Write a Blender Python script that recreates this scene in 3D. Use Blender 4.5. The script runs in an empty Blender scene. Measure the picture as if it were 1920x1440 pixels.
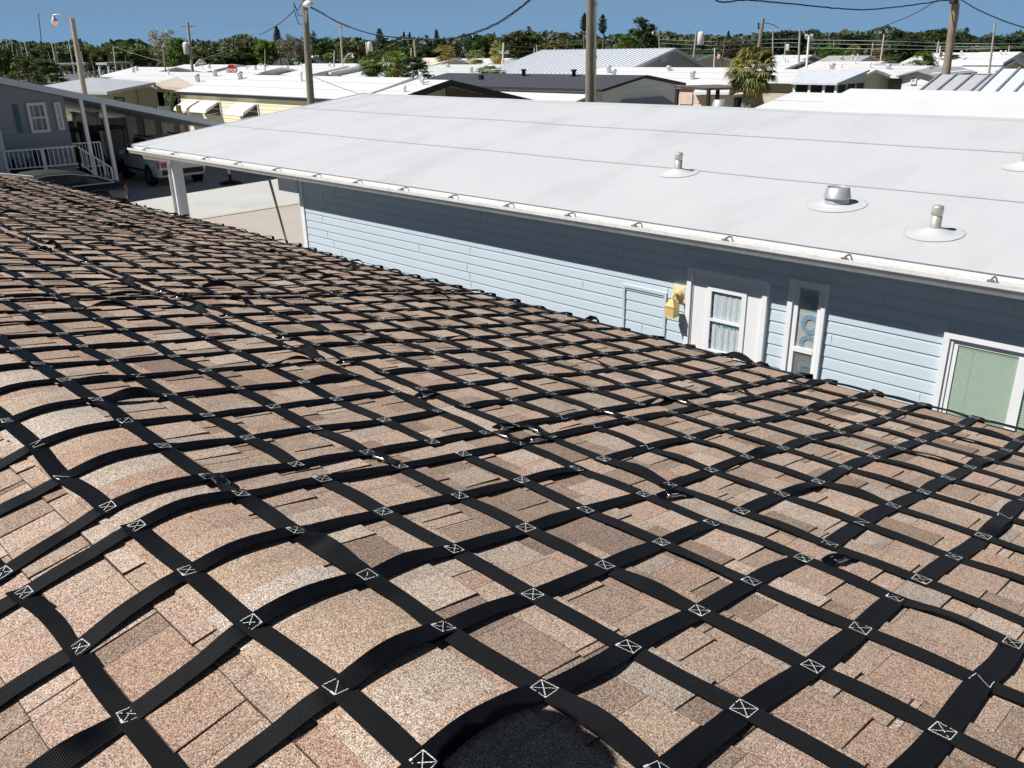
import bpy, bmesh, math, random
import numpy as np
from mathutils import Vector, Matrix, Quaternion

SC = bpy.context.scene
COL = SC.collection
R = math.radians

# ---------------------------------------------------------------- camera, sky, sun, exposure
# the camera is the origin; X runs along the house rows (towards the right), Y across them, ground at z = GZ
GZ = -4.6
PITCH, ROLL, YAW, FPX = 0.379365, 0.019760, 0.783270, 1593.0   # surveyed from the verticals and eave lines (1920 px wide)
def _axes():
    h, p, r = YAW, PITCH, ROLL
    fw = np.array([-math.sin(h)*math.cos(p), math.cos(h)*math.cos(p), -math.sin(p)])
    rt = np.array([math.cos(h), math.sin(h), 0.0])
    dn = np.cross(fw, rt)
    a, b = math.cos(r), math.sin(r)
    return a*rt+b*dn, -b*rt+a*dn, fw
RT, DN, FW = _axes()
cam = bpy.data.cameras.new('camera')
cam.sensor_width = 36.0
cam.lens = FPX/1920*36.0
cam.clip_start = 0.05
cam.clip_end = 6000
camo = bpy.data.objects.new('camera', cam)
COL.objects.link(camo)
M = Matrix.Identity(4)
for i in range(3):
    M[i][0] = RT[i]; M[i][1] = -DN[i]; M[i][2] = -FW[i]
camo.matrix_world = M
SC.camera = camo

SUN_AZ, SUN_EL = R(32), R(51)          # light travels towards +X by SUN_AZ from +Y
world = bpy.data.worlds.new('World')
SC.world = world
world.use_nodes = True
wn = world.node_tree.nodes
bg = wn['Background']
sky = wn.new('ShaderNodeTexSky')
sky.sky_type = 'NISHITA'
sky.sun_disc = False
sky.sun_elevation = SUN_EL
sky.sun_rotation = math.pi-SUN_AZ
sky.altitude = 0
sky.air_density = 1.0
sky.dust_density = 0.25
sky.ozone_density = 3.0
bg.inputs['Strength'].default_value = 0.05
SKYK = 0.45   # the high sky is deep blue and weak
# clear sea air: the sky stays blue down to the horizon
wtc = wn.new('ShaderNodeTexCoord'); wsx = wn.new('ShaderNodeSeparateXYZ')
wr = wn.new('ShaderNodeMapRange'); wr.inputs['From Min'].default_value = 0.0; wr.inputs['From Max'].default_value = 0.15
wr.inputs['To Min'].default_value = 1.0; wr.inputs['To Max'].default_value = 0.0
wm = wn.new('ShaderNodeMix'); wm.data_type = 'RGBA'
wc = wn.new('ShaderNodeValToRGB')
wc.color_ramp.elements[0].position = 0.0; wc.color_ramp.elements[0].color = (3.3, 6.2, 9.9, 1)
wc.color_ramp.elements[1].position = 0.09; wc.color_ramp.elements[1].color = (3.1, 6.8, 12.2, 1)
WL = world.node_tree.links
WL.new(wtc.outputs['Generated'], wsx.inputs[0]); WL.new(wsx.outputs['Z'], wr.inputs['Value']); WL.new(wsx.outputs['Z'], wc.inputs[0])
WL.new(wr.outputs[0], wm.inputs['Factor']); wk = wn.new('ShaderNodeMix'); wk.data_type = 'RGBA'; wk.blend_type = 'MULTIPLY'; wk.inputs['Factor'].default_value = 1; wk.inputs['B'].default_value = (SKYK, SKYK, SKYK, 1)
WL.new(sky.outputs[0], wk.inputs['A']); WL.new(wk.outputs['Result'], wm.inputs['A']); WL.new(wc.outputs[0], wm.inputs['B'])
WL.new(wm.outputs['Result'], bg.inputs['Color'])
sl = bpy.data.lights.new('sun', 'SUN')
sl.energy = 4.9
sl.angle = R(0.5)
sl.color = (1.0, 0.985, 0.955)
so = bpy.data.objects.new('sun', sl)
COL.objects.link(so)
SUN_DIR = Vector((math.sin(SUN_AZ)*math.cos(SUN_EL), math.cos(SUN_AZ)*math.cos(SUN_EL), -math.sin(SUN_EL)))
so.rotation_euler = SUN_DIR.to_track_quat('-Z', 'Y').to_euler()
so.location = (-20, -40, 60)
SC.view_settings.view_transform = 'Standard'
SC.view_settings.look = 'None'
SC.view_settings.exposure = 0.16
SC.view_settings.gamma = 1.0
SC.cycles.max_bounces = 6
SC.cycles.diffuse_bounces = 3
SC.cycles.transparent_max_bounces = 12

# ---------------------------------------------------------------- survey helpers: where a sight line meets a known level, wall or distance
def ray(x, y):
    d = RT*((x-960)/FPX)+DN*((y-720)/FPX)+FW
    return d/np.linalg.norm(d)
def onY(x, y, Y):
    r = ray(x, y); return Vector(r*Y/r[1])
def onX(x, y, X):
    r = ray(x, y); return Vector(r*X/r[0])
def onZ(x, y, z):
    r = ray(x, y); return Vector(r*z/r[2])
def onD(x, y, d):
    r = ray(x, y); return Vector(r*d/math.hypot(r[0], r[1]))

# ---------------------------------------------------------------- mesh builder and object helpers
class MB:
    def __init__(s):
        s.v = []; s.f = []; s.m = []; s.sm = []; s.uv = None; s.col = None
    def add(s, vs, fs, m=0, smooth=False, uv=None, col=None):
        o = len(s.v)
        s.v.extend([tuple(p) for p in vs])
        for k, f in enumerate(fs):
            s.f.append(tuple(i+o for i in f)); s.m.append(m); s.sm.append(smooth)
            if uv is not None:
                if s.uv is None: s.uv = {}
                s.uv[len(s.f)-1] = [uv[i] for i in f]
            if col is not None:
                if s.col is None: s.col = {}
                s.col[len(s.f)-1] = col[k] if isinstance(col, list) else col
        return s
    def quad(s, a, b, c, d, m=0, col=None):
        return s.add([a, b, c, d], [(0, 1, 2, 3)], m, col=col)
    def box(s, lo, hi, m=0, col=None):
        x0, y0, z0 = lo; x1, y1, z1 = hi
        vs = [(x0,y0,z0),(x1,y0,z0),(x1,y1,z0),(x0,y1,z0),(x0,y0,z1),(x1,y0,z1),(x1,y1,z1),(x0,y1,z1)]
        return s.add(vs, [(0,3,2,1),(4,5,6,7),(0,1,5,4),(1,2,6,5),(2,3,7,6),(3,0,4,7)], m, col=col)
    def obox(s, c, ax, ay, az, m=0, col=None):
        c = Vector(c); ax = Vector(ax); ay = Vector(ay); az = Vector(az)
        vs = [c+ax*i+ay*j+az*k for k in (-1, 1) for (i, j) in ((-1,-1),(1,-1),(1,1),(-1,1))]
        return s.add(vs, [(0,3,2,1),(4,5,6,7),(0,1,5,4),(1,2,6,5),(2,3,7,6),(3,0,4,7)], m, col=col)
    def bar(s, a, b, w, h=None, m=0, up=(0,0,1)):
        a = Vector(a); b = Vector(b); h = w if h is None else h
        t = (b-a); L = t.length; t = t/L
        u = Vector(up)
        if abs(t.dot(u)) > .98: u = Vector((1, 0, 0))
        sx = t.cross(u).normalized(); sz = sx.cross(t).normalized()
        return s.obox((a+b)/2, sx*(w/2), t*(L/2), sz*(h/2), m)
    def tube(s, pts, r, n=8, m=0, cap=True, smooth=True):
        pts = [Vector(p) for p in pts]
        if not isinstance(r, (list, tuple)): r = [r]*len(pts)
        vs = []; fs = []
        prev = None
        for i, p in enumerate(pts):
            t = (pts[min(i+1, len(pts)-1)]-pts[max(i-1, 0)]).normalized()
            if prev is None:
                u = Vector((0, 0, 1)) if abs(t.z) < .9 else Vector((1, 0, 0))
                sx = t.cross(u).normalized()
            else:
                sx = (prev-t*prev.dot(t)).normalized()
            prev = sx
            sy = t.cross(sx)
            for k in range(n):
                a = 2*math.pi*k/n
                vs.append(p+sx*(math.cos(a)*r[i])+sy*(math.sin(a)*r[i]))
        for i in range(len(pts)-1):
            for k in range(n):
                fs.append((i*n+k, i*n+(k+1) % n, (i+1)*n+(k+1) % n, (i+1)*n+k))
        s.add(vs, fs, m, smooth)
        if cap:
            e = (len(pts)-1)*n
            s.add([vs[k] for k in range(n)][::-1], [tuple(range(n))], m)
            s.add([vs[e+k] for k in range(n)], [tuple(range(n))], m)
        return s
    def lathe(s, c, prof, n=20, m=0, axis=None, smooth=True):
        c = Vector(c); q = Quaternion() if axis is None else Vector((0, 0, 1)).rotation_difference(Vector(axis))
        vs = []; fs = []
        for (r, z) in prof:
            for k in range(n):
                a = 2*math.pi*k/n
                vs.append(c+q @ Vector((math.cos(a)*r, math.sin(a)*r, z)))
        for i in range(len(prof)-1):
            for k in range(n):
                fs.append((i*n+k, i*n+(k+1) % n, (i+1)*n+(k+1) % n, (i+1)*n+k))
        s.add(vs, fs, m, smooth)
        s.add(vs[-n:], [tuple(range(n))], m)
        s.add(vs[:n][::-1], [tuple(range(n))], m)
        return s
    def prism(s, poly, d, m=0):
        """polygon (list of points) pushed along vector d into a closed solid"""
        d = Vector(d); n = len(poly)
        a = [Vector(p) for p in poly]; b = [p+d for p in a]
        fs = [tuple(range(n))[::-1], tuple(range(n, 2*n))]
        for i in range(n):
            j = (i+1) % n
            fs.append((i, j, n+j, n+i))
        return s.add(a+b, fs, m)
    def build(s, name, mats, parent=None, origin=None):
        me = bpy.data.meshes.new(name)
        o = Vector(origin) if origin is not None else (Vector(parent['_w']) if parent is not None else Vector((0, 0, 0)))
        me.from_pydata([(p[0]-o[0], p[1]-o[1], p[2]-o[2]) for p in s.v], [], s.f)
        if not isinstance(mats, (list, tuple)): mats = [mats]
        for mm in mats: me.materials.append(mm)
        me.polygons.foreach_set('material_index', s.m)
        me.polygons.foreach_set('use_smooth', s.sm)
        if s.uv is not None:
            l = me.uv_layers.new(name='UVMap')
            arr = np.zeros((len(me.loops), 2))
            for pi, p in enumerate(me.polygons):
                if pi in s.uv:
                    arr[p.loop_start:p.loop_start+p.loop_total] = s.uv[pi]
            l.data.foreach_set('uv', arr.ravel())
        if s.col is not None:
            at = me.color_attributes.new('tone', 'FLOAT_COLOR', 'CORNER')
            arr = np.ones((len(me.loops), 4))
            for pi, p in enumerate(me.polygons):
                if pi in s.col:
                    arr[p.loop_start:p.loop_start+p.loop_total, :3] = s.col[pi]
            at.data.foreach_set('color', arr.ravel())
        me.validate(); me.update()
        ob = bpy.data.objects.new(name, me)
        COL.objects.link(ob)
        if parent is not None:
            ob.parent = parent
            po = Vector(parent['_w'])
            ob.location = o-po
        else:
            ob.location = o
        ob['_w'] = tuple(o)
        return ob
def tag(o, label=None, cat=None, group=None, kind=None):
    if label: o['label'] = label
    if cat: o['category'] = cat
    if group: o['group'] = group
    if kind: o['kind'] = kind
    return o
def thing(name, loc, label, cat, group=None):
    o = bpy.data.objects.new(name, None)
    o.empty_display_size = .3
    COL.objects.link(o)
    o.location = loc
    o['_w'] = tuple(loc)
    return tag(o, label, cat, group)
def dup(root, loc, label=None, group=None, scale=None, rotz=None):
    def cp(o, par):
        c = o.copy(); COL.objects.link(c)
        if par is not None: c.parent = par
        for ch in o.children: cp(ch, c)
        return c
    r = cp(root, None)
    r.location = loc
    if scale is not None: r.scale = scale
    if rotz is not None: r.rotation_euler = (0, 0, rotz)
    if label: r['label'] = label
    if group: r['group'] = group
    return r

# ---------------------------------------------------------------- materials
def mat(name, col, rough=.6, metal=0.0, var=.12, vs=3.0, bump=0.0, bs=40.0, spec=.4, streak=None, dirt=None):
    """plain surface with uneven tone (var at scale vs), fine bump and optional dirt patches"""
    m = bpy.data.materials.new(name); m.use_nodes = True
    nt = m.node_tree; N = nt.nodes; L = nt.links
    b = N['Principled BSDF']
    b.inputs['Roughness'].default_value = rough
    b.inputs['Metallic'].default_value = metal
    b.inputs['Specular IOR Level'].default_value = spec
    tc = N.new('ShaderNodeTexCoord')
    mp = N.new('ShaderNodeMapping')
    if streak: mp.inputs['Scale'].default_value = streak
    L.new(tc.outputs['Object'], mp.inputs['Vector'])
    nz = N.new('ShaderNodeTexNoise'); nz.inputs['Scale'].default_value = vs; nz.inputs['Detail'].default_value = 6
    L.new(mp.outputs[0], nz.inputs['Vector'])
    cr = N.new('ShaderNodeValToRGB')
    cr.color_ramp.elements[0].position = .25; cr.color_ramp.elements[1].position = .75
    lo = [c*(1-var) for c in col]; hi = [min(1, c*(1+var)) for c in col]
    cr.color_ramp.elements[0].color = (*lo, 1); cr.color_ramp.elements[1].color = (*hi, 1)
    L.new(nz.outputs['Fac'], cr.inputs[0])
    out = cr.outputs[0]
    if dirt:
        dcol, dscale, damt = dirt
        n2 = N.new('ShaderNodeTexNoise'); n2.inputs['Scale'].default_value = dscale; n2.inputs['Detail'].default_value = 8; n2.inputs['Roughness'].default_value = .65
        L.new(mp.outputs[0], n2.inputs['Vector'])
        r2 = N.new('ShaderNodeMapRange'); r2.inputs['From Min'].default_value = .5; r2.inputs['From Max'].default_value = .75
        r2.inputs['To Max'].default_value = damt
        L.new(n2.outputs['Fac'], r2.inputs['Value'])
        mx = N.new('ShaderNodeMix'); mx.data_type = 'RGBA'
        L.new(r2.outputs[0], mx.inputs['Factor']); L.new(out, mx.inputs['A']); mx.inputs['B'].default_value = (*dcol, 1)
        out = mx.outputs['Result']
    L.new(out, b.inputs['Base Color'])
    if bump:
        n3 = N.new('ShaderNodeTexNoise'); n3.inputs['Scale'].default_value = bs; n3.inputs['Detail'].default_value = 4
        L.new(tc.outputs['Object'], n3.inputs['Vector'])
        bp = N.new('ShaderNodeBump'); bp.inputs['Strength'].default_value = 1.0; bp.inputs['Distance'].default_value = bump
        L.new(n3.outputs['Fac'], bp.inputs['Height']); L.new(bp.outputs[0], b.inputs['Normal'])
    return m
def glass(name, tint=(.8, .85, .88), refl=.5):
    m = bpy.data.materials.new(name); m.use_nodes = True
    nt = m.node_tree; N = nt.nodes; L = nt.links
    N.remove(N['Principled BSDF'])
    tr = N.new('ShaderNodeBsdfTransparent'); tr.inputs[0].default_value = (*tint, 1)
    gl = N.new('ShaderNodeBsdfGlossy'); gl.inputs['Roughness'].default_value = .02; gl.inputs[0].default_value = (.9, .9, .9, 1)
    lw = N.new('ShaderNodeLayerWeight'); lw.inputs['Blend'].default_value = .5
    pw = N.new('ShaderNodeMath'); pw.operation = 'POWER'; pw.inputs[1].default_value = 4
    ma = N.new('ShaderNodeMath'); ma.operation = 'MULTIPLY_ADD'; ma.inputs[1].default_value = .8; ma.inputs[2].default_value = refl
    L.new(lw.outputs['Facing'], pw.inputs[0]); L.new(pw.outputs[0], ma.inputs[0])
    mx = N.new('ShaderNodeMixShader')
    L.new(ma.outputs[0], mx.inputs[0]); L.new(tr.outputs[0], mx.inputs[1]); L.new(gl.outputs[0], mx.inputs[2])
    L.new(mx.outputs[0], N['Material Output'].inputs[0])
    return m
def emit(name, col, strength):
    m = bpy.data.materials.new(name); m.use_nodes = True
    b = m.node_tree.nodes['Principled BSDF']
    b.inputs['Base Color'].default_value = (*col, 1)
    b.inputs['Emission Color'].default_value = (*col, 1); b.inputs['Emission Strength'].default_value = strength
    return m
def shingle_mat(name, near=True):
    """mineral granules: every granule has its own colour, over the blend colour of its tab"""
    m = bpy.data.materials.new(name); m.use_nodes = True
    nt = m.node_tree; N = nt.nodes; L = nt.links
    b = N['Principled BSDF']; b.inputs['Roughness'].default_value = .92; b.inputs['Specular IOR Level'].default_value = .12
    tc = N.new('ShaderNodeTexCoord')
    at = N.new('ShaderNodeAttribute'); at.attribute_name = 'tone'
    vo = N.new('ShaderNodeTexVoronoi'); vo.inputs['Scale'].default_value = 560
    L.new(tc.outputs['Object'], vo.inputs['Vector'])
    sep = N.new('ShaderNodeSeparateColor'); L.new(vo.outputs['Color'], sep.inputs[0])
    cr = N.new('ShaderNodeValToRGB'); cr.color_ramp.interpolation = 'CONSTANT'
    el = cr.color_ramp.elements
    el[0].position = 0; el[0].color = (.38, .33, .30, 1)
    el[1].position = .20; el[1].color = (.72, .64, .57, 1)
    for p, c in ((.36, (1.0, .97, .92)), (.56, (1.2, 1.19, 1.14)), (.74, (1.55, 1.62, 1.62)), (.88, (.95, .68, .55)), (.94, (1.75, 1.8, 1.85))):
        e = el.new(p); e.color = (*c, 1)
    L.new(sep.outputs[0], cr.inputs[0])
    mu = N.new('ShaderNodeMix'); mu.data_type = 'RGBA'; mu.blend_type = 'MULTIPLY'; mu.inputs['Factor'].default_value = 1
    # broad reddish and grey blends that drift across the tabs
    mp = N.new('ShaderNodeMapping'); mp.inputs['Scale'].default_value = (9, 2.5, 2.5); L.new(tc.outputs['Object'], mp.inputs['Vector'])
    nz = N.new('ShaderNodeTexNoise'); nz.inputs['Scale'].default_value = 1.0; nz.inputs['Detail'].default_value = 5; nz.inputs['Roughness'].default_value = .7
    L.new(mp.outputs[0], nz.inputs['Vector'])
    c2 = N.new('ShaderNodeValToRGB'); e2 = c2.color_ramp.elements
    e2[0].position = .32; e2[0].color = (.80, .79, .77, 1); e2[1].position = .66; e2[1].color = (1.03, .93, .86, 1)
    e = e2.new(.5); e.color = (1.08, 1.05, 1.0, 1)
    L.new(nz.outputs['Fac'], c2.inputs[0])
    mu2 = N.new('ShaderNodeMix'); mu2.data_type = 'RGBA'; mu2.blend_type = 'MULTIPLY'; mu2.inputs['Factor'].default_value = .75
    L.new(at.outputs['Color'], mu2.inputs['A']); L.new(c2.outputs[0], mu2.inputs['B'])
    L.new(mu2.outputs['Result'], mu.inputs['A']); L.new(cr.outputs[0], mu.inputs['B'])
    L.new(mu.outputs['Result'], b.inputs['Base Color'])
    v2 = N.new('ShaderNodeTexVoronoi'); v2.inputs['Scale'].default_value = 560; L.new(tc.outputs['Object'], v2.inputs['Vector'])
    bp = N.new('ShaderNodeBump'); bp.inputs['Strength'].default_value = .55; bp.inputs['Distance'].default_value = .0010; bp.invert = True
    L.new(v2.outputs['Distance'], bp.inputs['Height']); L.new(bp.outputs[0], b.inputs['Normal'])
    return m
def webbing_mat():
    """woven filament webbing: the yarns run along the strap, so its sheen is anisotropic; fine ribs cross it"""
    m = bpy.data.materials.new('black_webbing'); m.use_nodes = True
    nt = m.node_tree; N = nt.nodes; L = nt.links
    b = N['Principled BSDF']; b.inputs['Roughness'].default_value = .52; b.inputs['Specular IOR Level'].default_value = .15
    b.inputs['Anisotropic'].default_value = .94; b.inputs['Anisotropic Rotation'].default_value = .25
    tg = N.new('ShaderNodeTangent'); tg.direction_type = 'UV_MAP'; tg.uv_map = 'UVMap'
    L.new(tg.outputs[0], b.inputs['Tangent'])
    uv = N.new('ShaderNodeUVMap'); uv.uv_map = 'UVMap'
    wv = N.new('ShaderNodeTexWave'); wv.wave_type = 'BANDS'; wv.bands_direction = 'X'; wv.inputs['Scale'].default_value = 100; wv.inputs['Distortion'].default_value = .6
    wv.inputs['Detail'].default_value = 1; wv.inputs['Detail Scale'].default_value = 3
    L.new(uv.outputs[0], wv.inputs['Vector'])
    nz = N.new('ShaderNodeTexNoise'); nz.inputs['Scale'].default_value = 22; nz.inputs['Detail'].default_value = 7; nz.inputs['Roughness'].default_value = .7
    L.new(uv.outputs[0], nz.inputs['Vector'])
    cr = N.new('ShaderNodeValToRGB'); cr.color_ramp.elements[0].position = .3; cr.color_ramp.elements[1].position = .8
    cr.color_ramp.elements[0].color = (.0012, .0017, .0034, 1); cr.color_ramp.elements[1].color = (.0062, .0064, .0078, 1)
    L.new(nz.outputs['Fac'], cr.inputs[0])
    wm_ = N.new('ShaderNodeMix'); wm_.data_type = 'RGBA'; wm_.blend_type = 'MULTIPLY'; wm_.inputs['Factor'].default_value = 1
    wr_ = N.new('ShaderNodeMapRange'); wr_.inputs['To Min'].default_value = .35; wr_.inputs['To Max'].default_value = 1.9
    L.new(wv.outputs['Fac'], wr_.inputs['Value']); L.new(cr.outputs[0], wm_.inputs['A']); L.new(wr_.outputs[0], wm_.inputs['B'])  # rib light and dark also put into the base colour, besides the bump
    L.new(wm_.outputs['Result'], b.inputs['Base Color'])
    bp = N.new('ShaderNodeBump'); bp.inputs['Strength'].default_value = .6; bp.inputs['Distance'].default_value = .0006
    L.new(wv.outputs['Fac'], bp.inputs['Height']); L.new(bp.outputs[0], b.inputs['Normal'])
    return m
def tone_mat(name, rough=.8, spec=.25, trans=0.0):
    """colour comes from the 'tone' attribute (leaf and plank colours)"""
    m = bpy.data.materials.new(name); m.use_nodes = True
    nt = m.node_tree; N = nt.nodes; L = nt.links
    b = N['Principled BSDF']; b.inputs['Roughness'].default_value = rough; b.inputs['Specular IOR Level'].default_value = spec
    at = N.new('ShaderNodeAttribute'); at.attribute_name = 'tone'
    oi = N.new('ShaderNodeObjectInfo')
    hs = N.new('ShaderNodeHueSaturation')
    mh = N.new('ShaderNodeMapRange'); mh.inputs['To Min'].default_value = .475; mh.inputs['To Max'].default_value = .525
    fr = N.new('ShaderNodeMath'); fr.operation = 'FRACT'; ml = N.new('ShaderNodeMath'); ml.operation = 'MULTIPLY'; ml.inputs[1].default_value = 7.31
    L.new(oi.outputs['Random'], ml.inputs[0]); L.new(ml.outputs[0], fr.inputs[0]); L.new(fr.outputs[0], mh.inputs['Value']); L.new(mh.outputs[0], hs.inputs['Hue'])
    mr = N.new('ShaderNodeMapRange'); mr.inputs['To Min'].default_value = .72; mr.inputs['To Max'].default_value = 1.5
    L.new(oi.outputs['Random'], mr.inputs['Value']); L.new(mr.outputs[0], hs.inputs['Value'])
    tn = N.new('ShaderNodeMix'); tn.data_type = 'RGBA'; tn.blend_type = 'MULTIPLY'; tn.inputs['Factor'].default_value = 1
    L.new(at.outputs['Color'], tn.inputs['A']); L.new(oi.outputs['Color'], tn.inputs['B']); L.new(tn.outputs['Result'], hs.inputs['Color'])
    L.new(hs.outputs[0], b.inputs['Base Color'])
    if trans:
        tl = N.new('ShaderNodeBsdfTranslucent'); L.new(hs.outputs[0], tl.inputs[0])
        mx = N.new('ShaderNodeMixShader'); mx.inputs[0].default_value = trans
        L.new(b.outputs[0], mx.inputs[1]); L.new(tl.outputs[0], mx.inputs[2])
        L.new(mx.outputs[0], N['Material Output'].inputs[0])
    return m

SHINGLE = shingle_mat('granule_shingle')
WEB = webbing_mat()
THREAD = mat('white_thread', (.75, .75, .72), .7, var=.15, vs=300)
STEEL = mat('zinc_steel', (.55, .56, .58), .25, 1.0, var=.15, vs=60)
MEMB = mat('white_membrane', (.575, .585, .598), .62, var=.03, vs=1.3, bump=.003, bs=1.4, spec=.3, dirt=((.42, .43, .44), .9, .55), streak=(1.1, .4, 1))
MEMBSEAM = mat('seam_grime', (.475, .485, .50), .8, var=.2, vs=8)
WHITE = mat('white_paint', (.88, .88, .88), .45, var=.03, vs=4)
WHITEOLD = mat('weathered_white_metal', (.80, .79, .77), .45, var=.08, vs=6, dirt=((.45, .42, .37), 9, .5))
GUTTERIN = mat('gutter_inside', (.80, .79, .76), .7, var=.08, vs=12, dirt=((.52, .48, .42), 14, .6))
BLUESIDE = mat('pale_blue_vinyl', (.59, .675, .735), .5, var=.025, vs=1.2, bump=.0006, bs=60)
BLUETRIM = mat('blue_vinyl_trim', (.57, .65, .71), .5, var=.03, vs=4)
DARKGAP = mat('shadow_gap_backing', (.05, .06, .07), .9)
GLASS = glass('window_glass', (.86, .89, .90), .06)
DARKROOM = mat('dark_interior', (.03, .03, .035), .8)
CURTAIN = mat('sheer_curtain', (.78, .81, .82), .9, var=.1, vs=20)
BLIND = mat('sage_green_blind', (.52, .62, .47), .6, var=.04, vs=10)
YELLOWMETAL = mat('yellow_enamel', (.72, .52, .20), .35, var=.06, vs=30)
CREAM = mat('cream_plastic', (.78, .73, .55), .5, var=.04, vs=10)
BRASS = mat('brass', (.55, .45, .25), .3, 1.0)
ALU = mat('bare_aluminium', (.55, .52, .46), .4, .35, var=.12, vs=12)
GALV = mat('galvanised_sheet', (.56, .57, .58), .4, .45, var=.15, vs=9)
WOODPOLE = mat('weathered_pole_wood', (.23, .20, .155), .9, var=.35, vs=5, bump=.01, bs=30, streak=(6, 6, .5))
TANPOLE = mat('tan_pole_wood', (.48, .41, .30), .9, var=.25, vs=5, streak=(6, 6, .5))
GREYPOLE = mat('grey_pole', (.42, .40, .36), .85, var=.2, vs=4, streak=(5, 5, .5))
WIRE = mat('black_cable', (.012, .012, .015), .6)
PALEWIRE = mat('grey_cable', (.35, .36, .36), .6)
LEAF = tone_mat('leaves', .55, .3, .25)
BARK = mat('bark', (.17, .135, .10), .95, var=.35, vs=8, bump=.02, bs=12)
PALEBARK = mat('pale_bark', (.30, .26, .21), .95, var=.3, vs=8, bump=.02, bs=12)
BLACK = mat('black_plastic', (.012, .012, .014), .5)
RUBBER = mat('tyre_rubber', (.014, .014, .015), .85)

# ================================================================= the shingled house under the camera
SA, YR, ZR, VE = R(11.5), 0.70, -1.047, 3.70
CSA, SSA = math.cos(SA), math.sin(SA)
UL, UR = -14.6, 3.2
def roof_pt(u, v, h=0.0):
    w = .07
    a = math.sqrt(v*v+w*w)-w
    da = v/math.sqrt(v*v+w*w)
    wave = .006*math.sin(1.7*u+.8*v)+.005*math.sin(3.1*v-1.1*u)
    n = Vector((0, SSA*da, CSA)).normalized()
    return Vector((u, YR+v*CSA, ZR-a*SSA+wave))+n*h
house = thing('shingled_house', (-6, .7, GZ), 'house whose brown asphalt shingle roof fills the foreground', 'house')
rs = random.Random(4)
# structural deck just below the shingles, fascia, soffit, walls
mb = MB()
vsv = [-3.7, -2, -1, -.5, -.2, -.1, -.05, 0, .05, .1, .2, .5, 1, 2, 3, VE]
us = [UL+(UR-UL)*i/40 for i in range(41)]
for i in range(40):
    for j in range(len(vsv)-1):
        mb.quad(roof_pt(us[i], vsv[j], -.004), roof_pt(us[i+1], vsv[j], -.004), roof_pt(us[i+1], vsv[j+1], -.004), roof_pt(us[i], vsv[j+1], -.004))
mb.build('roof_deck', mat('felt_underlay', (.03, .027, .025), .95), house)
ye, ze = roof_pt(0, VE).y, roof_pt(0, VE).z
mb = MB()
mb.box((UL+.02, ye-.05, ze-.17), (UR, ye-.02, ze-.012))
mb.box((UL+.02, -2.95, ze-.17), (UR, -2.92, ze-.012))
mb.build('fascia', WHITE, house)
mb = MB(); mb.box((UL, ye-.035, ze-.012), (UR, ye+.012, ze-.004)); mb.build('drip_edge', WHITE, house)
mb = MB()
for v_ in range(-10, 11):
    a_, b__ = max(-3.7, v_*.37), min(VE, v_*.37+.37)
    if b__ <= a_: continue
    p_, q_ = roof_pt(UL, a_, .03), roof_pt(UL, b__, .03)
    mb.prism([p_, q_, q_+Vector((0, 0, -.12)), p_+Vector((0, 0, -.12))], (-.13, 0, 0))
mb.build('rake_trim', WHITE, house)
mb = MB(); mb.box((UL+.4, -2.5, GZ), (UR-.2, ye-.45, ze-.17)); mb.prism([(UL+.4, -2.5, ze-.17), (UL+.4, ye-.45, ze-.17), (UL+.4, YR, ZR-.12)], (.1, 0, 0))
mb.build('wall', mat('slate_siding', (.26, .29, .34), .6), house)  # unseen wall, coloured to keep warm bounce off the blue house

TONES = [(0.396, 0.313, 0.255), (0.374, 0.296, 0.247), (0.322, 0.251, 0.211), (0.435, 0.351, 0.300), (0.286, 0.223, 0.185), (0.412, 0.313, 0.268), (0.374, 0.322, 0.285), (0.449, 0.378, 0.332), (0.384, 0.281, 0.231), (0.248, 0.192, 0.164)]
TW = [5, 5, 4, 4.5, 2.6, 4, 3.2, 2.6, 3, .8]
def tone():
    c = rs.choices(TONES, TW)[0]; k = rs.uniform(.93, 1.07)
    return tuple(x*k for x in c)
EDGE = (.075, .062, .054)
def slab(mb, u0, u1, v0, v1, h0, h1, col, sag=0.0, edge=.0022):
    """a shingle tab from v0 (upper) to v1 (butt), h rising towards the butt; bare asphalt shows along its cut edges"""
    um = (u0+u1)/2; s = 1 if v1 > v0 else -1
    ve = v1-s*edge; he = h1
    lo = -.002
    p = lambda u, v, h: roof_pt(u, v, h)
    U = [u0, u0+edge*.8, um, u1-edge*.8, u1]
    vs = []
    for i, u in enumerate(U):
        g_ = sag if i == 2 else 0
        vs += [p(u, v0, h0), p(u, ve+g_, he), p(u, v1+g_, he-.0006), p(u, v1+g_, lo), p(u, v0, lo)]
    fs = []; cs = []
    for i in range(4):
        o = i*5; q = o+5
        ec = EDGE if i in (0, 3) else col
        fs += [(o, q, q+1, o+1), (o+1, q+1, q+2, o+2), (o+2, q+2, q+3, o+3)]; cs += [ec, EDGE, EDGE]
    fs += [(0, 1, 2, 3, 4), (24, 23, 22, 21, 20)]; cs += [EDGE, EDGE]
    if s < 0: fs = [f[::-1] for f in fs]
    mb.add(vs, fs, 0, col=cs)
EXPO = .143
shing = MB()
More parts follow.
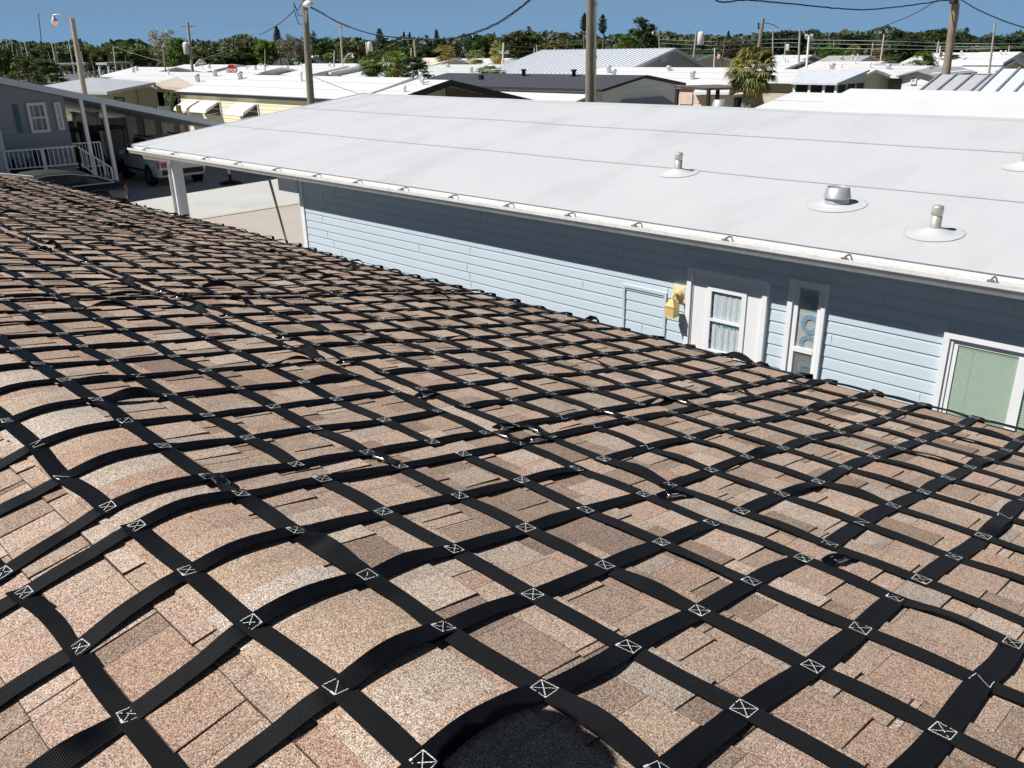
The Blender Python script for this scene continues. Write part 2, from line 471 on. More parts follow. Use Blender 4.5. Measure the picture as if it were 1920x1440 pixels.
def course(vt, vb, sgn, ua, ub):
    """one course: an under layer of shingle strips and the raised laminated tabs of random width"""
    u = ua+rs.uniform(-.3, 0)
    jit = rs.uniform(-.003, .003)
    while u < ub:
        w = rs.uniform(.26, .42)
        slab(shing, max(u, ua), min(u+w-.0015, ub), vt, vb+sgn*jit, .0012, .0042, tone())
        u += w
    u = ua+rs.uniform(-.3, 0)
    while u < ub:
        w = rs.choice((.11, .14, .17, .2, .24, .3)); g = rs.choice((.06, .09, .12, .16))
        if u+w > ua:
            slab(shing, max(u, ua), min(u+w, ub), vt, vb+sgn*(jit+rs.uniform(-.002, .003)), .0028, .0080+rs.uniform(-.0008, .0016), tone(), sag=rs.uniform(-.001, .001))
        u += w+g
k = 0
while True:
    vb = .19+EXPO*k
    if vb > VE+.03: break
    course(vb-EXPO-.012, vb, 1, UL, UR)
    k += 1
for k in range(13):
    vb = -(.19+EXPO*k)
    course(vb+EXPO+.012, vb, -1, -6.5, UR)
shing.build('shingles', SHINGLE, house)
# ridge caps: bent shingles lapping each other along the ridge
cap = MB()
CAPT = [(0.438, 0.360, 0.303), (0.463, 0.402, 0.355), (0.424, 0.332, 0.273), (0.482, 0.427, 0.391), (0.433, 0.337, 0.273), (0.400, 0.297, 0.245), (0.452, 0.378, 0.326)]
u = UL
while u < UR:
    w = .137+rs.uniform(-.004, .004)
    c = rs.choice(CAPT)
    prof = [-.142+rs.uniform(-.004, .004), -.09, -.05, -.02, .015, .05, .085, .122+rs.uniform(-.004, .004)]
    vs = []
    for a, h in ((0, .0125), (.5, .0105), (1, .0085)):
        for v in prof:
            vs.append(roof_pt(u+w*a+.02*a, v, h))
    for v in prof: vs.append(roof_pt(u+w+.02, v, .005))
    n = len(prof); fs = []
    for a in range(3):
        for i in range(n-1):
            fs.append((a*n+i, (a+1)*n+i, (a+1)*n+i+1, a*n+i+1))
    # side edges down to the deck
    o = len(vs)
    for a in range(3):
        vs.append(roof_pt(u+w*a/2+.01*a, prof[0], .002)); vs.append(roof_pt(u+w*a/2+.01*a, prof[-1], .002))
    for a in range(2):
        fs.append((a*n, o+a*2, o+a*2+2, (a+1)*n)); fs.append((a*n+n-1, (a+1)*n+n-1, o+a*2+3, o+a*2+1))
    cap.add(vs, fs, 0, col=c)
    u += w
cap.build('ridge_cap', SHINGLE, house)

# ================================================================= cargo nets of black webbing
rn = random.Random(11)
SW, ST = .0490, .0020                     # strap width and thickness
PIT = .2585
SURF = .0086                              # straps ride on top of the tabs
def surf_h(v):
    a = abs(v)                            # clears the thicker ridge caps, then settles on the tabs
    return SURF+.0095*(1 if a < .135 else max(0, 1-(a-.135)/.07))
def smooth_path(pts, per, lin=0.0):
    """Catmull-Rom through pts"""
    out = []
    n = len(pts)
    for i in range(n-1):
        p0 = pts[max(i-1, 0)]; p1 = pts[i]; p2 = pts[i+1]; p3 = pts[min(i+2, n-1)]
        for k in range(per):
            t = k/per
            out.append(tuple(lin*(b+(c-b)*t)+(1-lin)*.5*((2*b)+(c-a)*t+(2*a-5*b+4*c-d)*t*t+(3*b-a-3*c+d)*t**3) for a, b, c, d in zip(p0, p1, p2, p3)))
    out.append(pts[-1])
    return out
def strap_mesh(J, tops, axis, ext0, ext1, rough):
    """J: list of junction (u, v); tops: is this strap uppermost there; axis 0 runs along u, 1 along v"""
    per = 10
    pts = [(*j, 0.0) for j in J]
    d0 = (J[0][0]-J[1][0], J[0][1]-J[1][1]); l0 = math.hypot(*d0)
    d1 = (J[-1][0]-J[-2][0], J[-1][1]-J[-2][1]); l1 = math.hypot(*d1)
    pts = [(J[0][0]+d0[0]/l0*ext0, J[0][1]+d0[1]/l0*ext0, 0.)]+pts+[(J[-1][0]+d1[0]/l1*ext1, J[-1][1]+d1[1]/l1*ext1, 0.)]
    cells = []
    for i in range(len(pts)-1):
        edge = i == 0 or i == len(pts)-2
        lift = rn.random()
        if edge: a = (0., 0., 0.)
        elif lift < .045*rough: a = (rn.uniform(.010, .024), rn.uniform(-.014, .014), rn.choice((-1, 1))*rn.uniform(.3, .75))
        elif lift < .22*rough: a = (rn.uniform(.003, .009), rn.uniform(-.012, .012), rn.uniform(-.25, .25))
        else: a = (rn.uniform(-.001, .0035), rn.uniform(-.007, .007), rn.uniform(-.08, .08))
        cells.append(a)
    path = smooth_path(pts, per, .6)
    n = len(path)
    P = []; Nn = []; roll = []
    for k, (u, v, _) in enumerate(path):
        c = min(k//per, len(cells)-1); t = k/per-c
        s1 = math.sin(math.pi*t); s2 = s1*s1
        lift, lat, tw = cells[c]
        # height at the two ends of the cell from the weave
        def wh(idx):
            if idx < 1 or idx > len(J): return .0
            return .0026 if tops[idx-1] else .0
        h = wh(c)*(1-t)+wh(c+1)*t
        uu, vv = (u, v+lat*s1) if axis == 0 else (u+lat*s1, v)
        tf = roof_pt(uu, vv, surf_h(vv)+h+lift*s2)
        if vv > VE+.05:                      # the net hangs over the eave
            over = vv-(VE+.05)
            e = roof_pt(uu, VE+.05, SURF)
            tf = e+Vector((0, .03+.05*over, -over))
        P.append(tf); roll.append(tw*s2)
    vs = []; fs = []; uv = []; F = []
    L = 0
    for k in range(n):
        t = (P[min(k+1, n-1)]-P[max(k-1, 0)]).normalized()
        up = Vector((0, .15, 1)) if axis == 0 else Vector((0, 0, 1))
        if axis == 1 and abs(t.z) > .8: up = Vector((0, 1, 0.2))
        sd = t.cross(up).normalized(); nn = sd.cross(t).normalized()
        cr, sr = math.cos(roll[k]), math.sin(roll[k])
        sd2 = sd*cr+nn*sr; n2 = nn*cr-sd*sr
        if k: L += (P[k]-P[k-1]).length
        lift_roll = n2*(abs(sr)*SW*.35)
        c0 = P[k]+lift_roll
        F.append((c0, sd2, n2))
        vs += [c0-sd2*(SW/2)+n2*ST, c0+n2*(ST*1.1), c0+sd2*(SW/2)+n2*ST, c0+sd2*(SW/2)+n2*ST, c0+sd2*(SW/2), c0-sd2*(SW/2), c0-sd2*(SW/2)+n2*ST]
        uv += [(L, 0), (L, .5*SW), (L, SW), (L, SW), (L, SW), (L, 0), (L, 0)]
    for k in range(n-1):
        o = k*7; q = o+7
        fs += [(o, o+1, q+1, q), (o+1, o+2, q+2, q+1), (o+3, o+4, q+4, q+3), (o+4, o+5, q+5, q+4), (o+5, o+6, q+6, q+5)]
    fs += [(0, 5, 4, 2), ((n-1)*7, (n-1)*7+2, (n-1)*7+4, (n-1)*7+5)]
    mb = MB(); mb.add(vs, fs, 0, True, uv=uv)
    # white box-and-cross stitching where this strap lies on top
    for i, j in enumerate(J):
        if not tops[i]: continue
        k = (i+1)*per
        if k >= n-1: continue
        if j[1] > VE: continue
        a = rn.uniform(.0165, .0195); b = rn.uniform(.0165, .0195); sk = rn.uniform(-.003, .003)
        C = [(-a, -b), (a, -b+sk), (a, b), (-a, b+sk)]
        def on(x, y, lift=.0009):
            """point of the strap's upper face, x along it from this crossing, y across it"""
            n1_ = k+1 if x >= 0 else k-1
            f = min(1.0, abs(x)/max((P[n1_]-P[k]).length, 1e-4))
            c0, s0, m0 = F[k]; c1, s1, m1 = F[n1_]
            nn = m0*(1-f)+m1*f
            return c0*(1-f)+c1*f+(s0*(1-f)+s1*f)*y+nn*(ST*(1.1-.1*abs(y)/(SW/2))+lift)
        kind = rn.random()
        seg = [(0, 1), (1, 2), (2, 3), (3, 0), (0, 2), (1, 3)] if kind < .72 else [(0, 1), (2, 3), (1, 3)] if kind < .88 else [(0, 1), (1, 2), (2, 3), (3, 0), (0, 2)]
        near = abs(j[0]) < 4.5
        for (x, y) in seg:
            pa = Vector(C[x]); pb = Vector(C[y]); dd = (pb-pa); ll = dd.length; dd /= ll; pp = Vector((-dd.y, dd.x))*rn.uniform(.0006, .0010)
            m = 8 if near else 2
            for q in range(m):
                if near and rn.random() < .06: continue
                qa = pa+dd*ll*(q/m); qb = pa+dd*ll*((q+(.82 if near else 1))/m)
                w = [qa-pp, qb-pp, qb+pp, qa+pp]
                mb.add([on(p[0], p[1], .0009+.0004*(q % 2)) for p in w], [(0, 1, 2, 3)], 1)
        if near and rn.random() < .6:           # back-tack: a short thick bar of thread on one edge
            pa = Vector(C[0]); pb = Vector(C[1]); pb = pa+(pb-pa)*.35
            mb.add([on(p[0], p[1], .0014) for p in ((pa.x, pa.y-.002), (pb.x, pb.y-.002), (pb.x, pb.y+.0022), (pa.x, pa.y+.0022))], [(0, 1, 2, 3)], 1)
    return mb
colstart = [.74, -1.985, -4.70, -7.53, -10.30, -13.05]     # first (right) strap of each panel column
ordw = ['first', 'second', 'third', 'fourth', 'fifth', 'sixth']
clipped_u = {}
def net_panel(ci, row):
    v0 = -1.385 if row == 0 else 1.355
    if row == 0 and ci == 1: v0 -= .02
    if row == 1 and ci >= 1: v0 -= .035
    ncol = 11 if ci < 5 else 6
    uu = [colstart[ci]-PIT*i+rn.uniform(-.004, .004) for i in range(ncol)]
    vv = [v0+PIT*j+rn.uniform(-.003, .003) for j in range(11)]
    ct = Vector(((uu[0]+uu[-1])/2, 0, 0)); c0 = roof_pt(ct.x, sum(vv)/11)
    where = 'draped over the ridge' if row == 0 else 'on the far slope down to the eave'
    root = thing('cargo_net', c0, f'webbing cargo net {where}, {ordw[ci]} panel from the camera', 'cargo net', 'cargo nets covering the shingle roof')
    rough = 1.0 if ci < 2 else (1.3 if ci < 3 else 1.6)
    J = [[(uu[i]+rn.uniform(-.010, .010), vv[j]+rn.uniform(-.010, .010)) for j in range(11)] for i in range(ncol)]
    par = rn.randint(0, 1)
    for j in range(11):          # straps along the ridge direction
        clip = j % 2 == (0 if row == 0 else 0)
        e0 = .055 if ci > 0 else .02
        pts = [J[i][j] for i in range(ncol)]
        tops = [(i+j+par) % 2 == 0 if not (i in (0, ncol-1)) else False for i in range(ncol)]
        if vv[j] > VE+.02 and row == 1: pass
        strap_mesh(pts, tops, 0, .03, .03, rough).build('strap', [WEB, THREAD], root)
    for i in range(ncol):        # straps down the slope
        pts = J[i]
        tops = [(i+j+par) % 2 == 1 if not (i in (0, ncol-1)) else True for j in range(11)]
        strap_mesh(pts, tops, 1, .03, .03, rough).build('strap', [WEB, THREAD], root)
    return root
for (ci, row) in ((0, 0), (1, 0), (2, 0), (0, 1), (1, 1), (2, 1), (3, 1), (4, 1), (5, 1)):
    net_panel(ci, row)

# carabiners and their webbing loops on the seams
def carabiner():
    root = thing('carabiner', (0, 0, 0), 'x', 'carabiner')
    mb = MB()
    L, W, r = .030, .0135, .0042
    loop = []
    for k in range(22):
        a = 2*math.pi*k/22
        x = (L-W)*(1 if math.cos(a) > 0 else -1)+W*math.cos(a); y = W*math.sin(a)
        loop.append((x, y, 0))
    loop.append(loop[0])
    mb.tube(loop[2:21], r, 8)
    mb.build('body', STEEL, root)
    mb = MB(); mb.tube([loop[20], loop[21], loop[0], loop[1], loop[2]], r*.8, 8); mb.build('gate', STEEL, root)
    mb = MB()
    s = []
    for k in range(9):
        t = k/8; s.append((-.062+.124*t, .008*math.sin(6*t), .010*math.sin(math.pi*t)**2-.004))
    vs = []; fs = []; uv = []
    for k, p in enumerate(s):
        w = .020*(1-.35*math.sin(math.pi*k/8))
        vs += [Vector(p)+Vector((0, -w, 0)), Vector(p)+Vector((0, -w*.3, .006*math.sin(math.pi*k/8))), Vector(p)+Vector((0, w*.4, -.002)), Vector(p)+Vector((0, w, 0.002))]
        uv += [(p[0], 0), (p[0], .3), (p[0], .7), (p[0], 1)]
    for k in range(8):
        for q in range(3): fs.append((k*4+q, k*4+q+1, k*4+q+5, k*4+q+4))
    mb.add(vs, fs, 0, True, uv=uv)
    mb.build('webbing_loop', WEB, root)
    return root
cproto = carabiner()
first = True
def place_clip(u, v, along, label):
    """along 0: joins across u; 1: joins across v"""
    global first
    p = roof_pt(u, v, surf_h(v)+.012)
    o = cproto if first else dup(cproto, (0, 0, 0))
    first = False
    o.location = p
    n = Vector((0, SSA*(1 if v > 0 else -1), CSA))
    if along == 0: t = Vector((1, 0, 0))
    else: t = Vector((0, CSA, -SSA*(1 if v > 0 else -1)))
    t = (t+Vector((rn.uniform(-.25, .25), rn.uniform(-.25, .25), 0))).normalized()
    sd = n.cross(t).normalized(); n = t.cross(sd)
    m = Matrix((t, sd, n)).transposed()
    o.rotation_euler = m.to_euler()
    o['label'] = label; o['category'] = 'carabiner'; o['group'] = 'carabiners joining the cargo nets'
ordl = ['first', 'second', 'third', 'fourth', 'fifth', 'sixth', 'seventh', 'eighth', 'ninth', 'tenth']
for si, su in enumerate((-1.915, -4.63, -7.46)):
    vlist = [.15, .67, 1.20, 1.36, 1.83, 2.35, 2.90, 3.42]
    if si == 2: vlist = [1.20, 1.33, 1.80, 2.33, 2.87, 3.40]
    for k, v in enumerate(vlist):
        place_clip(su+rn.uniform(-.015, .015), v, 0, f'steel carabiner on the {ordw[si]} downslope net seam from the camera, {ordl[k]} one below the ridge')
for k, u in enumerate((-.74, -1.26, -1.83, -1.98, -2.42, -2.95, -3.43, -3.97, -4.53, -4.73, -5.19, -5.84, -6.44, -6.95)):
    place_clip(u, 1.28, 1, f'steel carabiner on the lengthwise net seam, {["first","second","third","fourth","fifth","sixth","seventh","eighth","ninth","tenth","eleventh","twelfth","thirteenth","fourteenth"][k]} one away from the camera')

# ================================================================= the person beside the camera whose head throws the shadow
def person():
    f = Vector((-.706, .708, 0)); l = Vector((.708, .706, 0)); up = Vector((0, 0, 1))
    A = Vector((-1.125, .030, 0)); hz = -.055                   # head centre
    gz = lambda p: ZR-abs(p.y-YR)*SSA/CSA+.012
    root = thing('person', (A.x, A.y, gz(A)), 'person kneeling on the roof beside the camera, seen only by a head shadow', 'person')
    w0 = Vector(root['_w'])
    def skin(name, joints, bones, m, sub=2):
        me = bpy.data.meshes.new(name)
        me.from_pydata([tuple(Vector(j[0])-w0) for j in joints], bones, [])
        ob = bpy.data.objects.new(name, me); COL.objects.link(ob); ob.parent = root
        sk = ob.modifiers.new('skin', 'SKIN'); sk.use_smooth_shade = True
        sm = ob.modifiers.new('sub', 'SUBSURF'); sm.levels = sub; sm.render_levels = sub
        for k, j in enumerate(joints):
            r = j[1] if isinstance(j[1], tuple) else (j[1], j[1])
            me.skin_vertices[0].data[k].radius = r
        me.skin_vertices[0].data[0].use_root = True
        me.materials.append(m); ob['_w'] = tuple(w0)
        return ob
    P = lambda a_, b_, z: A+f*a_+l*b_+up*z
    SHIRT = mat('grey_shirt_cloth', (.20, .22, .25), .9, var=.1, vs=8); TROU = mat('dark_trouser_cloth', (.035, .04, .055), .9); SK = mat('skin', (.50, .32, .24), .55)
    J = [(P(-.36, -.06, -.74), .130), (P(-.31, -.05, -.60), .118), (P(-.23, -.04, -.43), .125), (P(-.17, -.03, -.33), .10), (P(-.09, -.01, -.25), .056), (P(-.03, 0, -.18), .052)]
    B = [(0, 1), (1, 2), (2, 3), (3, 4), (4, 5)]
    for s in (-1, 1):
        b = len(J)
        J += [(P(-.19, .145*s-.03, -.34), .055), (P(-.36, .185*s-.05, -.55), .040), (P(-.27, .17*s-.06, -.76), .029)]
        B += [(3, b), (b, b+1), (b+1, b+2)]
    skin('body', J, B, SHIRT)
    J = [(P(-.36, -.06, -.76), .125)]; B = []
    for s in (-1, 1):
        b = len(J); k = P(-.30, .10*s-.06, 0); kz = gz(k)+.055; an = P(-.70, .10*s-.06, 0); az = gz(an)+.05; to = P(-.80, .10*s-.06, 0)
        J += [(P(-.36, .085*s-.06, -.82), .08), (k+up*kz, .056), (an+up*az, .040), (to+up*(gz(to)+.035), .035)]
        B += [(0, b), (b, b+1), (b+1, b+2), (b+2, b+3)]
    skin('trousers', J, B, TROU)
    H = P(0, 0, hz)
    mb = MB()
    prof = [(.030, -.125), (.052, -.105), (.068, -.07), (.078, -.02), (.081, .03), (.076, .07), (.055, .10), (.02, .115)]
    n = 24; vs = []; fs = []
    for (r, z) in prof:
        for k in range(n):
            an = 2*math.pi*k/n
            vs.append(H+f*(math.cos(an)*r*1.15+(.018 if z < -.05 and math.cos(an) > .3 else 0))+l*(math.sin(an)*r*.92)+up*z)
    for i in range(len(prof)-1):
        for k in range(n): fs.append((i*n+k, i*n+(k+1) % n, (i+1)*n+(k+1) % n, (i+1)*n+k))
    fs += [tuple(range(n))[::-1], tuple((len(prof)-1)*n+k for k in range(n))]
    mb.add(vs, fs, 0, True)
    mb.prism([H+f*.086+up*.0+l*.006, H+f*.108+up*(-.045)+l*.013, H+f*.086+up*(-.052)+l*.004], -l*.019)      # nose
    for s in (-1, 1): mb.lathe(H+l*(.073*s)+up*(-.015)-f*.01, [(.004, -.028), (.011, -.01), (.013, .012), (.006, .028)], 8)
    hd_ = mb.build('head', SK, root)
    mb = MB()
    for s in (-1, 1): mb.lathe(H+f*.088+l*(.031*s)+up*.004, [(.002, -.006), (.010, 0), (.002, .006)], 8)
    mb.build('eye', mat('eye_white', (.7, .7, .68), .3), hd_)
    mb = MB(); mb.bar(H+f*.098+l*.022+up*(-.072), H+f*.098-l*.022+up*(-.072), .008, .010); mb.build('mouth', mat('lip', (.40, .18, .15), .6), hd_)
    mb = MB(); vs = []; fs = []; prof = [(.086, .022), (.088, .05), (.081, .082), (.058, .108), (.02, .120)]
    for (r, z) in prof:
        for k in range(n):
            an = 2*math.pi*k/n; vs.append(H+f*(math.cos(an)*r*1.15)+l*(math.sin(an)*r*.95)+up*z)
    for i in range(len(prof)-1):
        for k in range(n): fs.append((i*n+k, i*n+(k+1) % n, (i+1)*n+(k+1) % n, (i+1)*n+k))
    fs += [tuple((len(prof)-1)*n+k for k in range(n))]
    mb.add(vs, fs, 0, True)
    brim = [H+f*(.07+.075*math.sin(a_))+l*(.072*math.cos(a_))+up*.028 for a_ in [math.pi*k/10 for k in range(11)]]
    mb.prism(brim, (0, 0, .006)); mb.build('cap', mat('navy_cap_cloth', (.03, .04, .08), .9), root)
    for s in (-1, 1):
        p = P(-.27, .17*s-.06, -.76); dr = (f*.25-up*.9-l*(.2*s)).normalized(); s1 = (l*s).normalized()
        hj = [(p, .027), (p+dr*.05, (.036, .018)), (p+dr*.09, (.034, .015))]; hb = [(0, 1), (1, 2)]
        for q in range(4):
            b = len(hj); base = p+dr*.09+s1*(-.027+.018*q)
            for w, (ll_, rr) in enumerate(((.02, .009), (.045-.004*abs(q-1.4), .0085), (.066-.007*abs(q-1.4), .0075))): hj.append((base+dr*ll_-up*(.005*w*w), rr))
            hb += [(2, b), (b, b+1), (b+1, b+2)]
        b = len(hj); hj += [(p+dr*.045-s1*.036, .010), (p+dr*.078-s1*.050, .009)]; hb += [(1, b), (b, b+1)]
        skin('hand', hj, hb, SK, 1)
    return root
person()

# ================================================================= ground, paving
gm = mat('sandy_grass_ground', (.17, .16, .10), .95, var=.35, vs=.25, dirt=((.10, .13, .05), .12, .8))
mb = MB(); mb.quad((-1500, -300, GZ), (1200, -300, GZ), (1200, 2000, GZ), (-1500, 2000, GZ))
tag(mb.build('ground', gm), kind='structure')
conc = mat('pale_concrete', (.54, .535, .51), .9, var=.06, vs=.6, bump=.002, bs=60, dirt=((.40, .38, .34), .8, .45))
tanp = mat('tan_painted_slab', (.47, .42, .37), .9, var=.06, vs=.8, bump=.003, bs=80, dirt=((.42, .36, .31), 1.2, .5))
asph = mat('road_asphalt', (.12, .12, .12), .95, var=.2, vs=.8, bump=.004, bs=50)
def slabbox(name, x0, x1, y0, y1, z, m):
    mb = MB(); mb.box((x0, y0, GZ-.05), (x1, y1, z)); return tag(mb.build(name, m), kind='structure')
slabbox('driveway', -47, -24.3, 11.2, 21.5, GZ+.02, conc)
slabbox('side_yard_paving', -24.25, -14.5, 5.2, 21.5, GZ+.012, tanp)
slabbox('bounce_damping_slab', -14.4, 6, 4.6, 8.0, GZ+.010, asph)  # unseen dark slab, added to cut ground bounce onto the blue wall
slabbox('street', -27.0, -16.0, -60, 11.15, GZ+.008, asph)
slabbox('front_drive', -47, -27.1, 6.0, 11.15, GZ+.016, conc)
mb = MB(); mb.box((-24.3, 11.2, GZ-.05), (-24.05, 21.5, GZ+.032)); tag(mb.build('driveway_edging', mat('edging_concrete', (.55, .48, .38), .9)), kind='structure')

# ================================================================= helpers for houses
def lap(mb, a, b, z0, z1, pitch, out, m=0, lip=.012, top=None):
    """horizontal lap siding on the vertical wall from a to b (xy), facing 'out' (xy); top(t) trims it under a gable"""
    a = Vector((a[0], a[1], 0)); b = Vector((b[0], b[1], 0)); o = Vector((out[0], out[1], 0))
    n = int(math.ceil((z1-z0)/pitch-1e-6))
    for k in range(n):
        zt = z1-k*pitch; zb = max(z1-(k+1)*pitch, z0)
        if top is None: A, B = a, b
        else:
            t0, t1 = top(min(zb+.001, z1)); A = a+(b-a)*t0; B = a+(b-a)*t1
            if t1-t0 < .01: continue
            T0, T1 = top(zt-.001)
            if T1 <= T0: T0 = T1 = (t0+t1)/2
            At = a+(b-a)*T0; Bt = a+(b-a)*T1
        if top is None: At, Bt = A, B
        mid = zb+(zt-zb)*.55
        f = lambda P, z, d: Vector((P.x, P.y, z))+o*d
        if top is None:
            # double-four profile: flat face, small cove near the top
            mb.quad(f(A, zb, lip), f(B, zb, lip), f(B, zt-.034, lip*.55), f(A, zt-.034, lip*.55), m)
            mb.quad(f(A, zt-.034, lip*.55), f(B, zt-.034, lip*.55), f(B, zt, 0), f(A, zt, 0), m)
        else:
            mb.quad(f(A, zb, lip), f(B, zb, lip), f(Bt, zt, 0), f(At, zt, 0), m)
        mb.quad(f(A, zb, 0), f(B, zb, 0), f(B, zb, lip), f(A, zb, lip), m)
    return mb

# ================================================================= the pale blue house
BY = 8.0                                   # its front wall
bh = thing('blue_house', (-6, 13.8, GZ), 'long pale blue house with a flat-looking white membrane roof beside the netted roof', 'house')
BX0, BX1 = -13.0, 6.0
wm_ = MB()
lap(wm_, (BX0, BY), (BX1, BY), GZ, -1.98, .1265, (0, -1))
wm_.build('wall', BLUESIDE, bh)
mb = MB()
mb.box((BX0, BY+.001, GZ), (BX1, 19.7, -1.98)); mb.build('wall_core', BLUETRIM, bh)
mb = MB(); mb.box((BX0-.03, BY-.03, GZ), (BX0+.075, BY+.06, -1.99)); mb.build('corner_trim', WHITE, bh)
# vertical butt joints between siding lengths
mb = MB()
rj = random.Random(8)
for k in range(17):
    z1 = -1.98-k*.1265
    x = BX0+rj.uniform(.4, 3.5)
    while x < BX1:
        mb.box((x, BY-.0135, z1-.125), (x+.0015, BY-.006, z1-.02)); x += rj.uniform(3.0, 3.7)
mb.build('siding_joint', mat('joint_shadow_line', (.48, .58, .65), .8), bh)
# roof: slopes 7 degrees to a ridge, lapped membrane widths with sealed seams
RX0, RX1, YE, ZE, BS = -19.05, 6.0, 7.71, -1.838, math.tan(R(7))
YRG = 13.85; ZRG = ZE+(YRG-YE)*BS
rz = lambda y: ZE+(y-YE)*BS if y <= YRG else ZRG-(y-YRG)*BS
mb = MB()
nx = 60; ysm = [YE+i*(YRG-YE)/30 for i in range(31)]+[YRG+i*.5 for i in range(1, 14)]
rw = random.Random(21)
ph = [(rw.uniform(.6, 2.2), rw.uniform(.6, 3.0), rw.uniform(0, 6)) for _ in range(7)]
def rip(x, y):
    return sum(.0016*math.sin(a*x+b*y+c) for a, b, c in ph)
vs = [(RX0+(RX1-RX0)*i/nx, y, rz(y)+(rip(RX0+(RX1-RX0)*i/nx, y) if YE+.1 < y else 0)) for y in ysm for i in range(nx+1)]
fs = [(j*(nx+1)+i, j*(nx+1)+i+1, (j+1)*(nx+1)+i+1, (j+1)*(nx+1)+i) for j in range(len(ysm)-1) for i in range(nx)]
mb.add(vs, fs, 0, True)
mb.add([(RX0, y, rz(y)) for y in ysm]+[(RX0, y, rz(y)-.13) for y in ysm], [(j, j+1, len(ysm)+j+1, len(ysm)+j) for j in range(len(ysm)-1)], 0)
mb.add([(RX0, y, rz(y)-.13) for y in ysm]+[(RX1, y, rz(y)-.13) for y in ysm], [(j, j+1, len(ysm)+j+1, len(ysm)+j) for j in range(len(ysm)-1)], 0)
# rounded edge roll along the rake
for sgn, ya, yb in ((1, YE, YRG), (-1, YRG, 20.2)):
    mb.tube([(RX0+.01, ya, rz(ya)-.012), (RX0+.01, yb, rz(yb)-.012)], .028, 8, 0)
roof = mb.build('roof', MEMB, bh)
sm_ = MB()
for ys in (9.80, 11.83, 13.66):
    n = 40; pr_ = None
    for i in range(n+1):
        x = RX0+.02+(RX1-RX0)*i/n; y = ys+.012*math.sin(x*.9+ys)
        p = (x, y, rz(y)+rip(x, y)+.004); q = (x, y+.009, rz(y+.009)+rip(x, y)+.004)
        if pr_: sm_.quad(pr_[0], p, q, pr_[1])
        pr_ = (p, q)
n = 30; pr_ = None
for i in range(n+1):
    y = YE+.05+(YRG-YE)*i/n; x = RX0+.52+.010*math.sin(y*2)
    p = (x, y, rz(y)+rip(x, y)+.0045); q = (x+.013, y, rz(y)+rip(x, y)+.0045)
    if pr_: sm_.quad(pr_[0], p, q, pr_[1])
    pr_ = (p, q)
sm_.build('membrane_seam', MEMBSEAM, roof)
# lifted sheet edges beside each seam give the lap its thickness
for ys in (9.80, 11.83):
    n = 40; sm_ = MB()
    for i in range(n):
        xa = RX0+.02+(RX1-RX0)*i/n; xb = RX0+.02+(RX1-RX0)*(i+1)/n
        ya = ys+.012*math.sin(xa*.9+ys)+.012; yb = ys+.012*math.sin(xb*.9+ys)+.012
        sm_.quad((xa, ya, rz(ya)+rip(xa, ya)+.006), (xb, yb, rz(yb)+rip(xb, yb)+.006), (xb, yb+.12, rz(yb+.12)+rip(xb, yb+.12)+.0015), (xa, ya+.12, rz(ya+.12)+rip(xa, ya+.12)+.0015))
    sm_.build('membrane_lap', MEMB, roof)
# fascia, soffit, end gable
mb = MB(); mb.box((RX0+.03, YE+.012, ZE-.15), (RX1, YE+.035, ZE-.004)); mb.build('fascia', WHITE, bh)
mb = MB(); mb.box((RX0+.03, YE+.035, ZE-.142), (RX1, BY, ZE-.118)); mb.build('soffit', WHITE, bh)
mb = MB(); mb.prism([(BX0+.001, BY+.05, -1.98), (BX0+.001, 19.6, -1.98), (BX0+.001, YRG, ZRG-.14), (BX0+.001, BY+.05, rz(BY+.05)-.14)], (.05, 0, 0)); mb.build('gable_wall', BLUETRIM, bh)
# K-style gutter
GY = 7.555
ZG = ZE-.038
prof = [(YE+.010, ZG-.010), (YE+.010, ZG-.112), (GY+.045, ZG-.112), (GY+.030, ZG-.085), (GY+.012, ZG-.055), (GY, ZG-.040), (GY, ZG-.002), (GY+.014, ZG-.002),
        (GY+.014, ZG-.012), (GY+.006, ZG-.012), (GY+.006, ZG-.040), (GY+.018, ZG-.053), (GY+.036, ZG-.083), (GY+.050, ZG-.104), (YE+.004, ZG-.104), (YE+.004, ZG-.010)]
g0, g1 = -18.95, 6.0
mb = MB()
npf = len(prof)
vs = [(g0, y, z) for y, z in prof]+[(g1, y, z) for y, z in prof]
fs = [(i, npf+i, npf+(i+1) % npf, (i+1) % npf) for i in range(npf)]
mb.add(vs, fs)
mb.m = [1 if 12 <= i <= 14 else 0 for i in range(npf)]
mb.add([(g0, y, z) for y, z in prof[:7]]+[(g0, YE+.01, ZG-.01)], [tuple(range(8))], 0)
mb.build('gutter', [WHITEOLD, GUTTERIN], bh)
